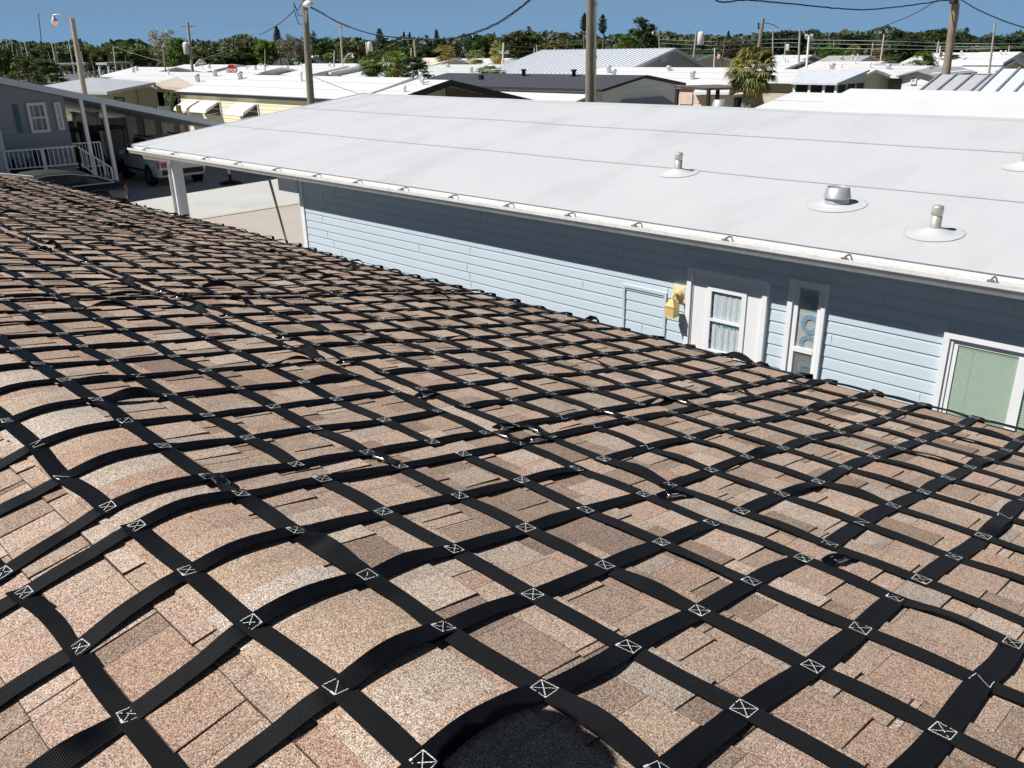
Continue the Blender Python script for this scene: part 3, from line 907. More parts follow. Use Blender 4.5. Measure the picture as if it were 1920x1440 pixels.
# debris line in the trough
mb = MB(); rd = random.Random(5)
x = g0+.05
while x < g1-.3:
    w = rd.uniform(.1, .5); mb.box((x, YE-.012-rd.uniform(0, .02), ZG-.1035), (x+w, YE+.003, ZG-.1035+rd.uniform(.004, .016))); x += w+rd.uniform(0, .15)
mb.build('gutter_debris', mat('leaf_litter', (.20, .15, .10), 1, var=.5, vs=40), bh)
hang = MB()
hang.tube([(0, YE+.004, ZG+.010), (0, YE-.04, ZG+.022), (0, GY+.05, ZG+.016), (0, GY+.008, ZG+.002)], .009, 6)
hang.box((-.022, GY+.004, ZG-.014), (.022, GY+.050, ZG+.012))
hang.tube([(0, GY+.045, ZG+.014), (.05, GY+.075, ZG-.03), (.055, YE-.02, ZG-.06)], .006, 6)
h0 = None
for x in (-18.2, -16.9, -15.6, -14.4, -13.1, -11.9, -10.8, -9.7, -8.65, -7.6, -6.58, -5.61, -4.47, -3.22, -1.98, -.8):
    if h0 is None:
        h0 = hang.build('gutter_hanger', mat('dull_hanger_steel', (.30, .29, .28), .5, .4), bh, origin=(0, YE-.05, ZG)); o = h0
    else:
        o = h0.copy(); COL.objects.link(o)
    o.location = Vector((x, YE-.05, ZG))-Vector(bh['_w'])
# door with half-light, storm sash and knob
dx0, dx1, dzt, dzb = -5.04, -4.21, -2.40, GZ+.18
dr = MB(); dr.box((dx0, BY-.028, dzb), (-4.835, BY-.006, dzt)); dr.box((-4.395, BY-.028, dzb), (dx1, BY-.006, dzt))
dr.box((-4.835, BY-.028, -2.515), (-4.395, BY-.006, dzt)); dr.box((-4.835, BY-.028, dzb), (-4.395, BY-.006, -3.25))
door = dr.build('door', mat('white_enamel_door', (.86, .86, .85), .4, var=.015, vs=3), bh)
mb = MB()
mb.box((-5.115, BY-.060, dzb), (-5.06, BY, dzt+.07)); mb.box((-4.185, BY-.060, dzb), (-4.13, BY, dzt+.07)); mb.box((-5.06, BY-.060, dzt+.022), (-4.185, BY, dzt+.07))
mb.box((-5.06, BY-.038, dzb), (-5.043, BY, dzt+.022)); mb.box((-4.207, BY-.038, dzb), (-4.185, BY, dzt+.022)); mb.box((-5.043, BY-.038, dzt+.003), (-4.207, BY, dzt+.022))
mb.build('frame', WHITE, door)
mb = MB()
for (a, b, c, d) in ((-4.855, -4.80, -3.27, -2.50), (-4.43, -4.375, -3.27, -2.50), (-4.80, -4.43, -2.545, -2.50), (-4.80, -4.43, -3.27, -3.215), (-4.80, -4.43, -2.885, -2.855)):
    mb.box((a, BY-.044, c), (b, BY-.026, d))
mb.build('window_sash', WHITE, door)
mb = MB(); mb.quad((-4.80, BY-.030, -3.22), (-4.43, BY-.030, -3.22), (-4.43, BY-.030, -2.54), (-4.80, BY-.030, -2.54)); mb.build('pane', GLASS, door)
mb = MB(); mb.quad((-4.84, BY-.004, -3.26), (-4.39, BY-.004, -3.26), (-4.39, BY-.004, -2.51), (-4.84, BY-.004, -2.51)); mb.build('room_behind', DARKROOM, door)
def curtain(x0, x1, z0, z1, y, folds, amp, seed):
    r_ = random.Random(seed); n = 90; vs = []; fs = []
    ph_ = [r_.uniform(0, 6) for _ in range(4)]
    for j in range(7):
        t = j/6
        for i in range(n+1):
            s = i/n
            x = x0+(x1-x0)*(s+(.02*math.sin(5*s+t*2)))
            d = amp*(.35+.65*t)*(math.sin(folds*6.283*s+ph_[0]+.5*math.sin(9*s+t))+.4*math.sin(folds*2.3*6.283*s+ph_[1]))
            vs.append((min(max(x, x0), x1), y+d, z1-(z1-z0)*t))
    for j in range(6):
        for i in range(n): fs.append((j*(n+1)+i, j*(n+1)+i+1, (j+1)*(n+1)+i+1, (j+1)*(n+1)+i))
    return MB().add(vs, fs, 0, True)
curtain(-4.79, -4.44, -3.25, -2.565, BY-.0155, 4.2, .0058, 3).build('curtain', CURTAIN, door)
mb = MB(); rk = random.Random(2)
for k in range(14):
    c = Vector((-4.70+.018*k+rk.uniform(-.01, .01), BY-.0235, -2.915+rk.uniform(-.018, .018)))
    mb.quad(c+Vector((-.012, 0, -.007)), c+Vector((.010, 0, -.010)), c+Vector((.013, 0, .006)), c+Vector((-.006, 0, .010)))
mb.build('curtain_trim', mat('mint_embroidery', (.25, .55, .45), .8), door)
mb = MB(); mb.lathe((-4.995, BY-.028, -3.235), [(.03, 0), (.03, .006), (.012, .010), (.012, .035), (.028, .045), (.030, .06), (.018, .072)], 16, axis=(0, -1, 0)); mb.build('knob', BRASS, door)
# narrow window with a banner hung behind the glass
w1 = MB(); wx0, wx1, wzt, wzb = -3.905, -3.50, -2.255, -3.86
for (a, b, c, d, e) in ((wx0, wx0+.055, wzb, wzt, .055), (wx1-.045, wx1, wzb, wzt, .055), (wx0+.055, wx1-.045, wzt-.045, wzt, .055), (wx0+.055, wx1-.045, wzb, wzb+.05, .055)):
    w1.box((a, BY-e, c), (b, BY, d))
win = w1.build('window', WHITE, bh)
mb = MB()
for (a, b, c, d, e) in ((wx0+.055, wx0+.112, wzb+.05, wzt-.045, .034), (wx1-.085, wx1-.045, wzb+.05, wzt-.045, .034), (wx0+.112, wx1-.085, wzt-.075, wzt-.045, .034), (wx0+.112, wx1-.085, -3.005, -2.955, .040)):
    mb.box((a, BY-e, c), (b, BY-.004, d))
mb.build('sash', WHITE, win)
px0, px1 = wx0+.112, wx1-.085
mb = MB(); mb.quad((px0, BY-.026, wzb+.05), (px1, BY-.026, wzb+.05), (px1, BY-.026, wzt-.07), (px0, BY-.026, wzt-.07)); mb.build('pane', GLASS, win)
mb = MB()
for k in range(70):
    z = wzb+.06+k*.0118
    if z > -3.01: break
    mb.box((px0, BY-.0295, z), (px1, BY-.0290, z+.0042))
mb.build('insect_screen', mat('grey_screen_mesh', (.22, .22, .23), .8), win)
ban = MB(); vs = []; n = 30
for i in range(n+1):
    t = i/n; z = wzt-.07-(wzt-.07-(wzb+.05))*t
    vs += [(px0+.002, BY-.012+.002*math.sin(7*t), z), (px1-.002, BY-.012+.003*math.sin(9*t+1), z)]
ban.add(vs, [(2*i, 2*i+1, 2*i+3, 2*i+2) for i in range(n)], 0, True)
banner = ban.build('banner', mat('grey_beige_canvas', (.60, .58, .53), .8, var=.1, vs=5), win)
def lettering(txt, size, loc, rot, m, parent, name='lettering', bold=.0):
    cu = bpy.data.curves.new(name, 'FONT'); cu.body = txt; cu.size = size; cu.align_x = 'CENTER'; cu.align_y = 'CENTER'; cu.offset = bold
    cu.extrude = .0006
    t = bpy.data.objects.new(name, cu); COL.objects.link(t)
    dg = bpy.context.evaluated_depsgraph_get()
    me = bpy.data.meshes.new_from_object(t.evaluated_get(dg))
    bpy.data.objects.remove(t)
    me.materials.clear(); me.materials.append(m)
    o = bpy.data.objects.new(name, me); COL.objects.link(o); o.parent = parent
    o.location = Vector(loc)-Vector(parent['_w']); o.rotation_euler = rot; o['_w'] = tuple(loc)
    return o
BLUEINK = mat('faded_blue_ink', (.30, .43, .53), .8, var=.15, vs=30)
for ch, z, s in (('P', -2.475, .25), ('O', -2.70, .25), ('O', -2.915, .25), ('L', -3.16, .22)):
    lettering(ch, s, (px0+.135, BY-.0185, z), (R(90), R(90), 0), BLUEINK, win, bold=.012)
# sliding window with sage blinds
sx0, sx1, szt, szb = -2.365, -.55, -2.485, -3.95
w2 = MB()
w2.box((sx0, BY-.060, szb), (sx0+.055, BY, szt)); w2.box((sx1-.055, BY-.060, szb), (sx1, BY, szt)); w2.box((sx0+.055, BY-.060, szt-.05), (sx1-.055, BY, szt)); w2.box((sx0+.055, BY-.060, szb), (sx1-.055, BY, szb+.05))
wn2 = w2.build('window', WHITE, bh)
mb = MB(); e = .04
mb.box((sx0+.055, BY-e, szb+.05), (sx0+.085, BY-.002, szt-.05)); mb.box((sx0+.085, BY-e, szt-.078), (sx1-.055, BY-.002, szt-.05))
mb.box((sx0+.085, BY-.026, szb+.05), (sx0+.125, BY-.002, szt-.078)); mb.box((sx0+.125, BY-.026, szt-.105), (sx1-.055, BY-.002, szt-.078))
mb.box((-1.74, BY-.034, szb+.05), (-1.655, BY-.002, szt-.105)); mb.box((sx1-.10, BY-.026, szb+.05), (sx1-.055, BY-.002, szt-.105))
mb.build('sash', WHITE, wn2)
for (a, b) in ((sx0+.125, -1.74), (-1.655, sx1-.10)):
    mb = MB(); mb.quad((a, BY-.021, szb+.05), (b, BY-.021, szb+.05), (b, BY-.021, szt-.105), (a, BY-.021, szt-.105)); mb.build('pane', GLASS, wn2)
    mb = MB(); z = szt-.135; rb = random.Random(6)
    while z > szb+.06:
        t = rb.uniform(-.0012, .0012)
        mb.add([(a+.004, BY-.0165, z-.006+t), (b-.004, BY-.0165, z-.006-t), (b-.004, BY-.0075, z+.0105-t), (a+.004, BY-.0075, z+.0105+t)], [(0, 1, 2, 3)])
        z -= .0185
    mb.box((a+.004, BY-.017, szt-.128), (b-.004, BY-.006, szt-.107))
    mb.box((a+.13, BY-.0180, szb+.06), (a+.1325, BY-.0174, szt-.12))
    mb.build('blind', BLIND, wn2)
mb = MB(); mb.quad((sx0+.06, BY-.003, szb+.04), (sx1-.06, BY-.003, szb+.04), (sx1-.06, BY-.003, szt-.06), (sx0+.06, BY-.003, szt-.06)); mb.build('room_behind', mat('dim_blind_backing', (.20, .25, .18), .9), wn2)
# access panel framed in the siding
mb = MB(); ax0, ax1, azt = -6.03, -5.40, -2.685
mb.box((ax0, BY-.028, GZ+.3), (ax0+.034, BY, azt)); mb.box((ax1-.034, BY-.028, GZ+.3), (ax1, BY, azt)); mb.box((ax0+.034, BY-.028, azt-.034), (ax1-.034, BY, azt))
mb.box((ax0+.034, BY-.016, azt-.062), (ax1-.034, BY, azt-.036))
mb.build('access_panel_frame', BLUETRIM, bh)
# yellow wall lantern on a cream mounting block
lp = MB(); lp.box((-5.315, BY-.030, -2.755), (-5.135, BY, -2.555)); lp.box((-5.295, BY-.036, -2.735), (-5.155, BY-.030, -2.575))
lamp = lp.build('wall_lamp', CREAM, bh)
mb = MB(); cx = -5.225
mb.lathe((cx, BY-.036, -2.655), [(.062, 0), (.062, .012), (.05, .03), (.02, .04)], 22, axis=(0, -1, 0))
mb.tube([(cx, BY-.07, -2.655), (cx, BY-.12, -2.64), (cx, BY-.155, -2.66), (cx, BY-.16, -2.70)], .014, 10)
lx = BY-.16
top = [(cx-.022, lx-.022), (cx+.022, lx-.022), (cx+.022, lx+.022), (cx-.022, lx+.022)]
bot = [(cx-.062, lx-.062), (cx+.062, lx-.062), (cx+.062, lx+.062), (cx-.062, lx+.062)]
mb.add([(x, y, -2.695) for x, y in top]+[(x, y, -2.765) for x, y in bot], [(0, 1, 2, 3)]+[(i, 4+i, 4+(i+1) % 4, (i+1) % 4) for i in range(4)])
mb.box((cx-.058, lx-.058, -2.890), (cx+.058, lx+.058, -2.766))
mb.box((cx-.064, lx-.064, -2.775), (cx+.064, lx+.064, -2.764)); mb.box((cx-.062, lx-.062, -2.895), (cx+.062, lx+.062, -2.885))
mb.build('lantern', YELLOWMETAL, lamp)
# roof vents: each a pipe or flue with its flashing
def flashing(p, r):
    mb = MB(); vs = []; fs = []; N_ = 40
    rings = [(.047, .058), (.075, .045), (.11, .03), (.16, .014), (r*.7, .007), (r, .0045)]
    for (rr, h) in rings:
        for k in range(N_):
            a = 2*math.pi*k/N_; x = p.x+rr*math.cos(a); y = p.y+rr*math.sin(a)*.995
            vs.append((x, y, rz(y)+rip(x, y)+h))
    for i in range(len(rings)-1):
        for k in range(N_): fs.append((i*N_+k, i*N_+(k+1) % N_, (i+1)*N_+(k+1) % N_, (i+1)*N_+k))
    mb.add(vs, fs, 0, True)
    vs = []; fs = []
    for (rr, h) in ((r-.001, .0075), (r+.006, .006)):
        for k in range(N_):
            a = 2*math.pi*k/N_; x = p.x+rr*math.cos(a); y = p.y+rr*math.sin(a)*.995
            vs.append((x, y, rz(y)+rip(x, y)+h))
    for k in range(N_): fs.append((k, (k+1) % N_, N_+(k+1) % N_, N_+k))
    mb.add(vs, fs, 1)
    return mb
def on_roof(px, py):
    r = ray(px, py); t = (ZE-YE*BS)/(r[2]-r[1]*BS); return Vector(r*t)
for (px, py) in ((1271, 325), (1751, 438), (1923, 312)):
    p = on_roof(px, py)
    fl = flashing(p, .262); v = MB()
    v.lathe(p+Vector((0, 0, -.02)), [(.050, 0), (.050, .185), (.046, .187), (.046, .202), (.053, .205), (.053, .268), (.046, .284), (.02, .291), (.004, .292)], 24)
    vp = v.build('vent_pipe', ALU, roof)
    fl.build('vent_flashing', [MEMB, MEMBSEAM], roof)
p = on_roof(1568, 383)
v = MB(); v.lathe(p+Vector((0, 0, -.02)), [(.125, 0), (.125, .085), (.118, .09), (.145, .092), (.142, .10), (.118, .205), (.112, .208), (.112, .200), (.02, .200)], 28)
v.build('flue_vent', GALV, roof)
flashing(p, .31).build('vent_flashing', [MEMB, MEMBSEAM], roof)
q = onY(1348, 209, 15.2); v = MB()
v.lathe((q.x, q.y, rz(q.y)-.03), [(.125, 0), (.125, .09), (.150, .092), (.148, .10), (.118, .22), (.112, .224), (.02, .215)], 28); v.build('flue_vent', GALV, roof)
# carport end: post, beam, downspout
mb = MB(); mb.box((-18.90, 8.40, GZ), (-18.71, 8.59, -2.0)); mb.build('carport_post', mat('pale_blue_grey_post', (.66, .71, .76), .5, var=.04, vs=4), bh)
mb = MB(); mb.box((-18.86, 19.0, GZ), (-18.70, 19.16, -2.0)); mb.build('carport_post', WHITEOLD, bh)
mb = MB(); mb.box((-18.95, 8.40, -2.0), (BX0-.4, 8.60, -1.83)); mb.box((-18.9, 8.6, -2.05), (-18.72, 19.2, -1.87)); mb.build('carport_beam', WHITEOLD, bh)
mb = MB(); mb.box((BX0-.62, BY-.06, -2.30), (BX0-.02, BY+.22, -2.0)); mb.build('beam_end_box', BLUETRIM, bh)
mb = MB()
mb.tube([(-18.3, GY+.06, ZE-.11), (-18.3, GY+.07, ZE-.2), (-18.45, 8.2, ZE-.32), (-18.80, 8.33, ZE-.45), (-18.81, 8.33, GZ+.1)], .038, 8); mb.build('downspout', WHITEOLD, bh)
mb = MB(); a = onY(504, 333, 7.75); b_ = onZ(537, 452, GZ+.1); mb.tube([a, b_], .024, 8); tag(mb.build('pole', mat('dull_grey_pipe', (.20, .18, .16), .7), origin=b_), 'thin dark grey pole leaning from the blue gutter down to the paving', 'pole')
# clutter under the carport
t = thing('umbrella_stand', onZ(433, 344, GZ+.02), 'white umbrella pole on a round black base under the white roof', 'umbrella stand')
c = Vector(t['_w']); mb = MB(); mb.lathe(c, [(.42, 0), (.42, .04), (.3, .09), (.06, .12), (.05, .35)], 20); mb.build('base', BLACK, t)
mb = MB(); mb.tube([c+Vector((0, 0, .3)), c+Vector((-.35, -.1, 1.9))], .04, 8); mb.build('pole', WHITE, t)

# ================================================================= generic gable house, ridge along X
def window_part(parent, axis, w, a0, a1, z0, z1, frame=WHITE, inner=DARKROOM, fw=.07, cross=True, pr=.05):
    """window on a wall: axis 'x' = wall at x=w facing +X (a = y), axis 'y' = wall at y=w facing -Y (a = x)"""
    def bx(mb, p0, p1, zz0, zz1, d0, d1):
        if axis == 'x': mb.box((w+d0, p0, zz0), (w+d1, p1, zz1))
        else: mb.box((p0, w-d1, zz0), (p1, w-d0, zz1))
    mb = MB()
    bx(mb, a0, a0+fw, z0, z1, 0, pr); bx(mb, a1-fw, a1, z0, z1, 0, pr); bx(mb, a0+fw, a1-fw, z1-fw, z1, 0, pr); bx(mb, a0+fw, a1-fw, z0, z0+fw, 0, pr)
    if cross: bx(mb, a0+fw, a1-fw, (z0+z1)/2-fw*.35, (z0+z1)/2+fw*.35, 0, pr*.8)
    fr = mb.build('window', frame, parent)
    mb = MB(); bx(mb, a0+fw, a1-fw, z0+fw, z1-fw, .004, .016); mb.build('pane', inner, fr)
    return fr
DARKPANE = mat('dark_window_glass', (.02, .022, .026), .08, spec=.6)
def gable(name, label, X0, X1, yc, hd, zr, ze, wallm, roofm, hdn=None, over=.35, trim=None, trimw=.16, ex=.3, siding=.0, wins=(), zen=None, cat='house', group='houses of the park behind the blue house'):
    hdn = hd if hdn is None else hdn
    root = thing(name, ((X0+X1)/2, yc, GZ), label, cat, group)
    y0, y1 = yc-hd, yc+hdn
    zen = ze if zen is None else zen
    sS = (zr-ze)/(hd+over); sN = (zr-zen)/(hdn+over)
    zt0 = ze+over*sS; zt1 = zen+over*sN
    th = .12
    mb = MB(); mb.box((X0, y0, GZ), (X1-.02, y1, min(zt0, zt1)-th)); mb.prism([(X0, y0, min(zt0, zt1)-th), (X0, y1, min(zt0, zt1)-th), (X0, y1, zt1-th), (X0, yc, zr-th), (X0, y0, zt0-th)], (X1-X0-.02, 0, 0))
    mb.build('wall_core', wallm, root)
    mb = MB()
    if siding:
        lap(mb, (X0, y0), (X1, y0), GZ, zt0-th, siding, (0, -1), lip=.02)
        zb = min(zt0, zt1)-th
        lap(mb, (X1, y0), (X1, y1), GZ, zb, siding, (1, 0), lip=.02)
        W = y1-y0
        def top(z):
            if z <= zb: return (0, 1)
            a = max(0, (z-(zt0-th))/sS) if z > zt0-th else 0
            b = max(0, (z-(zt1-th))/sN) if (sN and z > zt1-th) else 0
            return (min(a/W, hd/W), max(1-b/W, hd/W))
        lap(mb, (X1, y0), (X1, y1), zb, zr-th, siding, (1, 0), lip=.02, top=top)
        mb.build('wall', wallm, root)
    rp = [(X0-ex, y0-over, ze), (X0-ex, yc, zr), (X0-ex, y1+over, zen), (X0-ex, y1+over, zen-th), (X0-ex, yc, zr-th), (X0-ex, y0-over, ze-th)]
    mb = MB(); mb.prism(rp[::-1], (X1-X0+2*ex, 0, 0)); rf = mb.build('roof', roofm, root)
    rg = random.Random(int(abs(X0*13+yc*7)))
    if roofm.name.startswith(('white_roof', 'grey_flat', 'pink_white', 'pale_mint')):
        for f in (.36, .7):
            y = y0-over+(yc-y0+over)*f; z = ze+(zr-ze)*f
            mb = MB(); mb.prism([(X0-ex+.02, y, z+.002), (X1+ex-.02, y, z+.002), (X1+ex-.02, y, z+.022), (X0-ex+.02, y, z+.022)], (0, .035, 0)); mb.build('roof_lap', MEMBSEAM, rf)
        for k in range(rg.randint(2, 4)):
            f = rg.uniform(.25, .85); x = X0+(X1-X0)*rg.uniform(.1, .9); y = y0+(yc-y0)*f; z = ze+(zr-ze)*f
            h_ = rg.uniform(.22, .42); r_ = rg.choice((.06, .08, .14))
            mb = MB(); mb.lathe((x, y, z-.05), [(r_, 0), (r_, h_), (r_*1.3, h_+.02), (r_*1.2, h_+.12), (.02, h_+.15)], 10); mb.build('vent_pipe', GALV if r_ > .1 else WHITEOLD, rf)
    if trim is not None:
        x = X1+ex
        tz = trimw
        mb = MB(); mb.prism([(x, y0-over, ze+.01), (x, yc, zr+.012), (x, y1+over, zen+.01), (x, y1+over, zen-tz), (x, yc, zr-tz), (x, y0-over, ze-tz)][::-1], (.03, 0, 0))
        mb.box((X0-ex, y0-over-.03, ze-tz), (X1+ex, y0-over-.002, ze+.006))
        mb.build('rake_trim', trim, root)
    for w_ in wins: window_part(root, *w_)
    root['_y0'] = y0
    return root
PALEYEL = mat('pale_yellow_siding', (.86, .79, .56), .6, var=.03, vs=2)
PALEGREY = mat('pale_grey_siding', (.60, .61, .62), .6, var=.04, vs=2)
TANW = mat('tan_siding', (.52, .47, .40), .7, var=.05, vs=2)
BEIGE = mat('beige_siding', (.66, .57, .44), .7, var=.05, vs=2)
PINKW = mat('peach_siding', (.78, .63, .52), .7, var=.04, vs=2)
WROOF = mat('white_roof_coating', (.70, .70, .70), .6, var=.04, vs=.6, dirt=((.62, .61, .58), .5, .4))
GROOF = mat('pale_grey_metal_roof', (.46, .48, .50), .45, var=.08, vs=.8)
TROOF = mat('tan_pan_roof', (.62, .53, .44), .7, var=.1, vs=.7, dirt=((.40, .33, .27), .9, .5))
DKTRIM = mat('black_trim', (.025, .023, .03), .6)
DSHING = mat('charcoal_shingle', (.060, .062, .075), .95, var=.45, vs=9, bump=.006, bs=20)
BRWALL = mat('grey_brown_wall', (.24, .21, .19), .8, var=.1, vs=2)

# ---- yellow house with its black-trimmed annex
yh = gable('yellow_house', 'long pale yellow house with striped window awnings and a white roof behind the blue house', -50.2, -33.4, 27.0, 3.40, -1.33, -2.13, PALEYEL, WROOF, over=.12, siding=.2, trim=GALV, trimw=.13, ex=.35)
mb = MB(); mb.box((-50.55, 23.43, -2.30), (-33.1, 23.475, -2.15)); mb.build('fascia', DKTRIM, yh)
for k, px in enumerate(((332, 352), (360, 398), (424, 470))):
    ya = 23.58
    a = onY(px[0], 190, ya).x+1.2; b = a+(1.9 if k else 1.5)
    z1 = -2.50; z0 = -3.35
    awm = [mat('awning_cream_enamel', (.88, .86, .78), .5, var=.04, vs=4), mat('awning_stripe', (.30, .27, .22), .6)] if k == 0 else awm
    aw = MB()
    prof = [(ya-.02, z1-.06), (ya-.66, z1-.36), (ya-.78, z1-.44), (ya-.83, z1-.54), (ya-.84, z1-.62)]
    wst = [0, .055, .06, .09, .095, .13, .135, .5, .865, .87, .905, .91, .94, .945, 1]
    for i in range(len(wst)-1):
        x0 = a+(b-a)*wst[i]; x1 = a+(b-a)*wst[i+1]
        st = 1 if (wst[i+1]-wst[i]) < .006 else 0
        if k == 0: st = 0
        for j in range(len(prof)-1):
            aw.quad((x0, prof[j][0], prof[j][1]), (x0, prof[j+1][0], prof[j+1][1]), (x1, prof[j+1][0], prof[j+1][1]), (x1, prof[j][0], prof[j][1]), st)
            aw.quad((x0, prof[j][0]+.02, prof[j][1]-.025), (x0, prof[j+1][0]+.02, prof[j+1][1]-.025), (x1, prof[j+1][0]+.02, prof[j+1][1]-.025), (x1, prof[j][0]+.02, prof[j][1]-.025), 0)
    for x in (a, b):
        pts = [(x, p[0], p[1]) for p in prof]+[(x, ya-.76, z1-.58), (x, ya-.02, z1-.16)]
        aw.prism(pts, (.015, 0, 0))
    wpart = window_part(yh, 'y', ya, a+.1, b+.25, z0, z1-.05, frame=PALEGREY, inner=DARKPANE)
    o_ = aw.build('awning', awm, yh)
    mb = MB(); mb.tube([(b-.05, ya-.05, z0+.2), (b-.02, ya-.75, z1-.72)], .02, 6); mb.build('awning_arm', WHITE, o_)
# annex: lower roof whose gable faces right, deep porch on its far side, its shade painted as a dark panel
ax = gable('annex_house', 'tan sided annex with black rake boards at the right end of the yellow house', -32.7, -30.9, 27.15, 2.9, -1.41, -2.07, TANW, WROOF, hdn=6.35, zen=-2.82, siding=.2, trim=DKTRIM, trimw=.26, ex=.3)
mb = MB(); mb.box((-30.88, 26.9, GZ), (-30.80, 27.0, -1.7)); mb.build('post', TANW, ax)
mb = MB(); mb.prism([(-30.87, 27.0, -3.2), (-30.87, 32.8, -3.2), (-30.87, 32.8, -2.80), (-30.87, 27.1, -1.72)], (.05, 0, 0)); mb.build('porch_shade_panel', mat('porch_shade', (.13, .10, .075), .9), ax)

# ---- white house under a charcoal shingle roof
dk = gable('shingle_roof_house', 'white sided house with a charcoal shingle roof and a small metal awning', -43.4, -28.4, 38.6, 3.3, -1.58, -2.12, WHITE, DSHING, siding=.24, trim=DKTRIM, trimw=.10, ex=.35)
mb = MB(); mb.prism([(-43.4, 35.26, -2.33), (-28.7, 35.26, -2.33), (-28.7, 33.7, -2.62), (-43.4, 33.7, -2.62)], (0, 0, -.10)); mb.build('lower_roof', WROOF, dk)
mb = MB(); lap(mb, (-41.0, 33.95), (-28.9, 33.95), GZ, -2.72, .22, (0, -1), lip=.02); mb.box((-41.0, 33.96, GZ), (-28.9, 35.2, -2.72)); mb.build('front_room', WHITE, dk)
for (px, py) in ((982, 133), (1076, 130)):
    p = onY(px, py+6, 38.0); mb = MB(); mb.lathe((p.x, 38.0, -1.75), [(.11, 0), (.11, .34), (.16, .35), (.16, .45), (.03, .46)], 12); mb.build('flue_vent', BLACK, dk)
p = onY(902, 146, 36.8); mb = MB(); mb.box((p.x-.12, 36.7, -2.1), (p.x+.12, 36.9, -1.6)); mb.build('flue_vent', BLACK, dk)
for px in (985, 1010, 1087):
    p = onY(px, 188, 33.4); mb = MB(); mb.prism([(p.x, 33.9, -2.85), (p.x, 33.9, -3.5), (p.x, 33.1, -3.45)], (.9, 0, 0)); mb.build('awning', DKTRIM if px == 1010 else WHITE, dk)
mb = MB()
a0 = onX(1148, 205, -28.0); a1 = onX(1250, 205, -27.4)
mb.prism([(-28.35, 37.0, -2.75), (-28.35, 40.4, -2.75), (-28.35, 40.4, -3.05), (-28.35, 37.0, -3.05)], (.06, 0, 0))
for k in range(13):
    z = -2.72-.07*k; x = -28.3+.10*k
    mb.prism([(x, 36.9-.02*k, z), (x, 40.5+.06*k, z), (x+.11, 40.5+.06*k, z-.055), (x+.11, 36.9-.02*k, z-.055)], (0, 0, -.012))
mb.build('metal_awning', mat('slatted_grey_aluminium', (.55, .56, .58), .45, var=.06), dk)
window_part(dk, 'x', -28.38, 36.1, 37.1, -4.0, -2.9, frame=DKTRIM, inner=DARKPANE)

# ---- large pale house with white ribbed metal roof
rib = mat('white_ribbed_metal', (.72, .75, .79), .4, var=.02, vs=1)
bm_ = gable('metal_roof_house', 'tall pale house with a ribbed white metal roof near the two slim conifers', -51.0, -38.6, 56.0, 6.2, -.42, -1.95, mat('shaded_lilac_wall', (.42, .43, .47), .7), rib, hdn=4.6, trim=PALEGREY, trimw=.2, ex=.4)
mb = MB(); x = -51.4
sS = (-.42+1.95)/6.55
while x < -38.3:
    mb.prism([(x, 56.0-6.55, -1.95+.001), (x, 56.0, -.42+.001), (x, 56.0, -.42+.045), (x, 56.0-6.55, -1.95+.045)], (.05, 0, 0)); x += .42
mb.build('roof_rib', mat('rib_shade', (.68, .71, .76), .4), bm_)
mb = MB(); mb.box((-38.57, 54.6, -1.35), (-38.5, 55.4, -.95)); mb.build('gable_vent', PALEGREY, bm_)

# ---- peach house with white roofs and a brown patio canopy before it
pk = gable('peach_house', 'peach sided house under wide white roofs left of the cabbage palm', -38.5, -27.0, 48.5, 4.4, -1.50, -2.35, PINKW, WROOF, siding=.28, trim=WHITE, trimw=.14, ex=.3)
A_, B_, C_, D_ = onY(1300, 173, 41.0), onY(1367, 173, 41.0), onY(1372, 152, 44.0), onY(1312, 154, 44.0)
mb = MB(); mb.prism([A_, B_, C_, D_], (0, 0, -.12)); mb.build('porch_roof', WROOF, pk)
mb = MB(); mb.box((A_.x, 41.6, GZ), (B_.x-.25, 44.05, A_.z-.13)); mb.build('front_room', PINKW, pk)
E_ = onY(1243, 165, 43.9)
mb = MB(); lap(mb, (E_.x, 43.95), (A_.x, 43.95), GZ, -2.45, .28, (0, -1), lip=.02); mb.build('wall', PINKW, pk)
F_, G_ = onY(1303, 178, 41.6), onY(1343, 192, 41.6)
mb = MB(); mb.box((F_.x, 41.52, G_.z), (G_.x, 41.60, F_.z)); mb.build('roll_shutter', mat('peach_shutter', (.72, .58, .48), .7), pk)
F_, G_ = onY(1275, 172, 43.9), onY(1298, 196, 43.9)
mb = MB(); mb.box((F_.x, 43.86, G_.z), (G_.x, 43.95, F_.z)); mb.build('roll_shutter', bpy.data.materials['peach_shutter'], pk)
window_part(pk, 'x', B_.x-.24, 42.0, 43.2, -3.8, -2.8, frame=DKTRIM, inner=DARKPANE)
t = thing('patio_canopy', (-24, 35, GZ), 'brown posted patio canopy with a flat top before the peach house', 'canopy')
mb = MB(); A = onD(1263, 163, 40); B = onD(1322, 168, 40)
mb.prism([(A.x, A.y, -1.86), (B.x, B.y, -1.98), (B.x+1.3, B.y+1.6, -1.98), (A.x+1.3, A.y+1.6, -1.86)], (0, 0, .09)); mb.build('canopy_top', mat('dull_brown_metal', (.16, .14, .13), .6), t)
for P in (A, B):
    for d in ((.05, .05), (1.2, 1.5)):
        mb = MB(); mb.box((P.x+d[0], P.y+d[1], GZ), (P.x+d[0]+.13, P.y+d[1]+.13, -1.9)); mb.build('post', mat('brown_post', (.04, .025, .02), .7) if P is A and d[0] < 1 else bpy.data.materials['brown_post'], t)

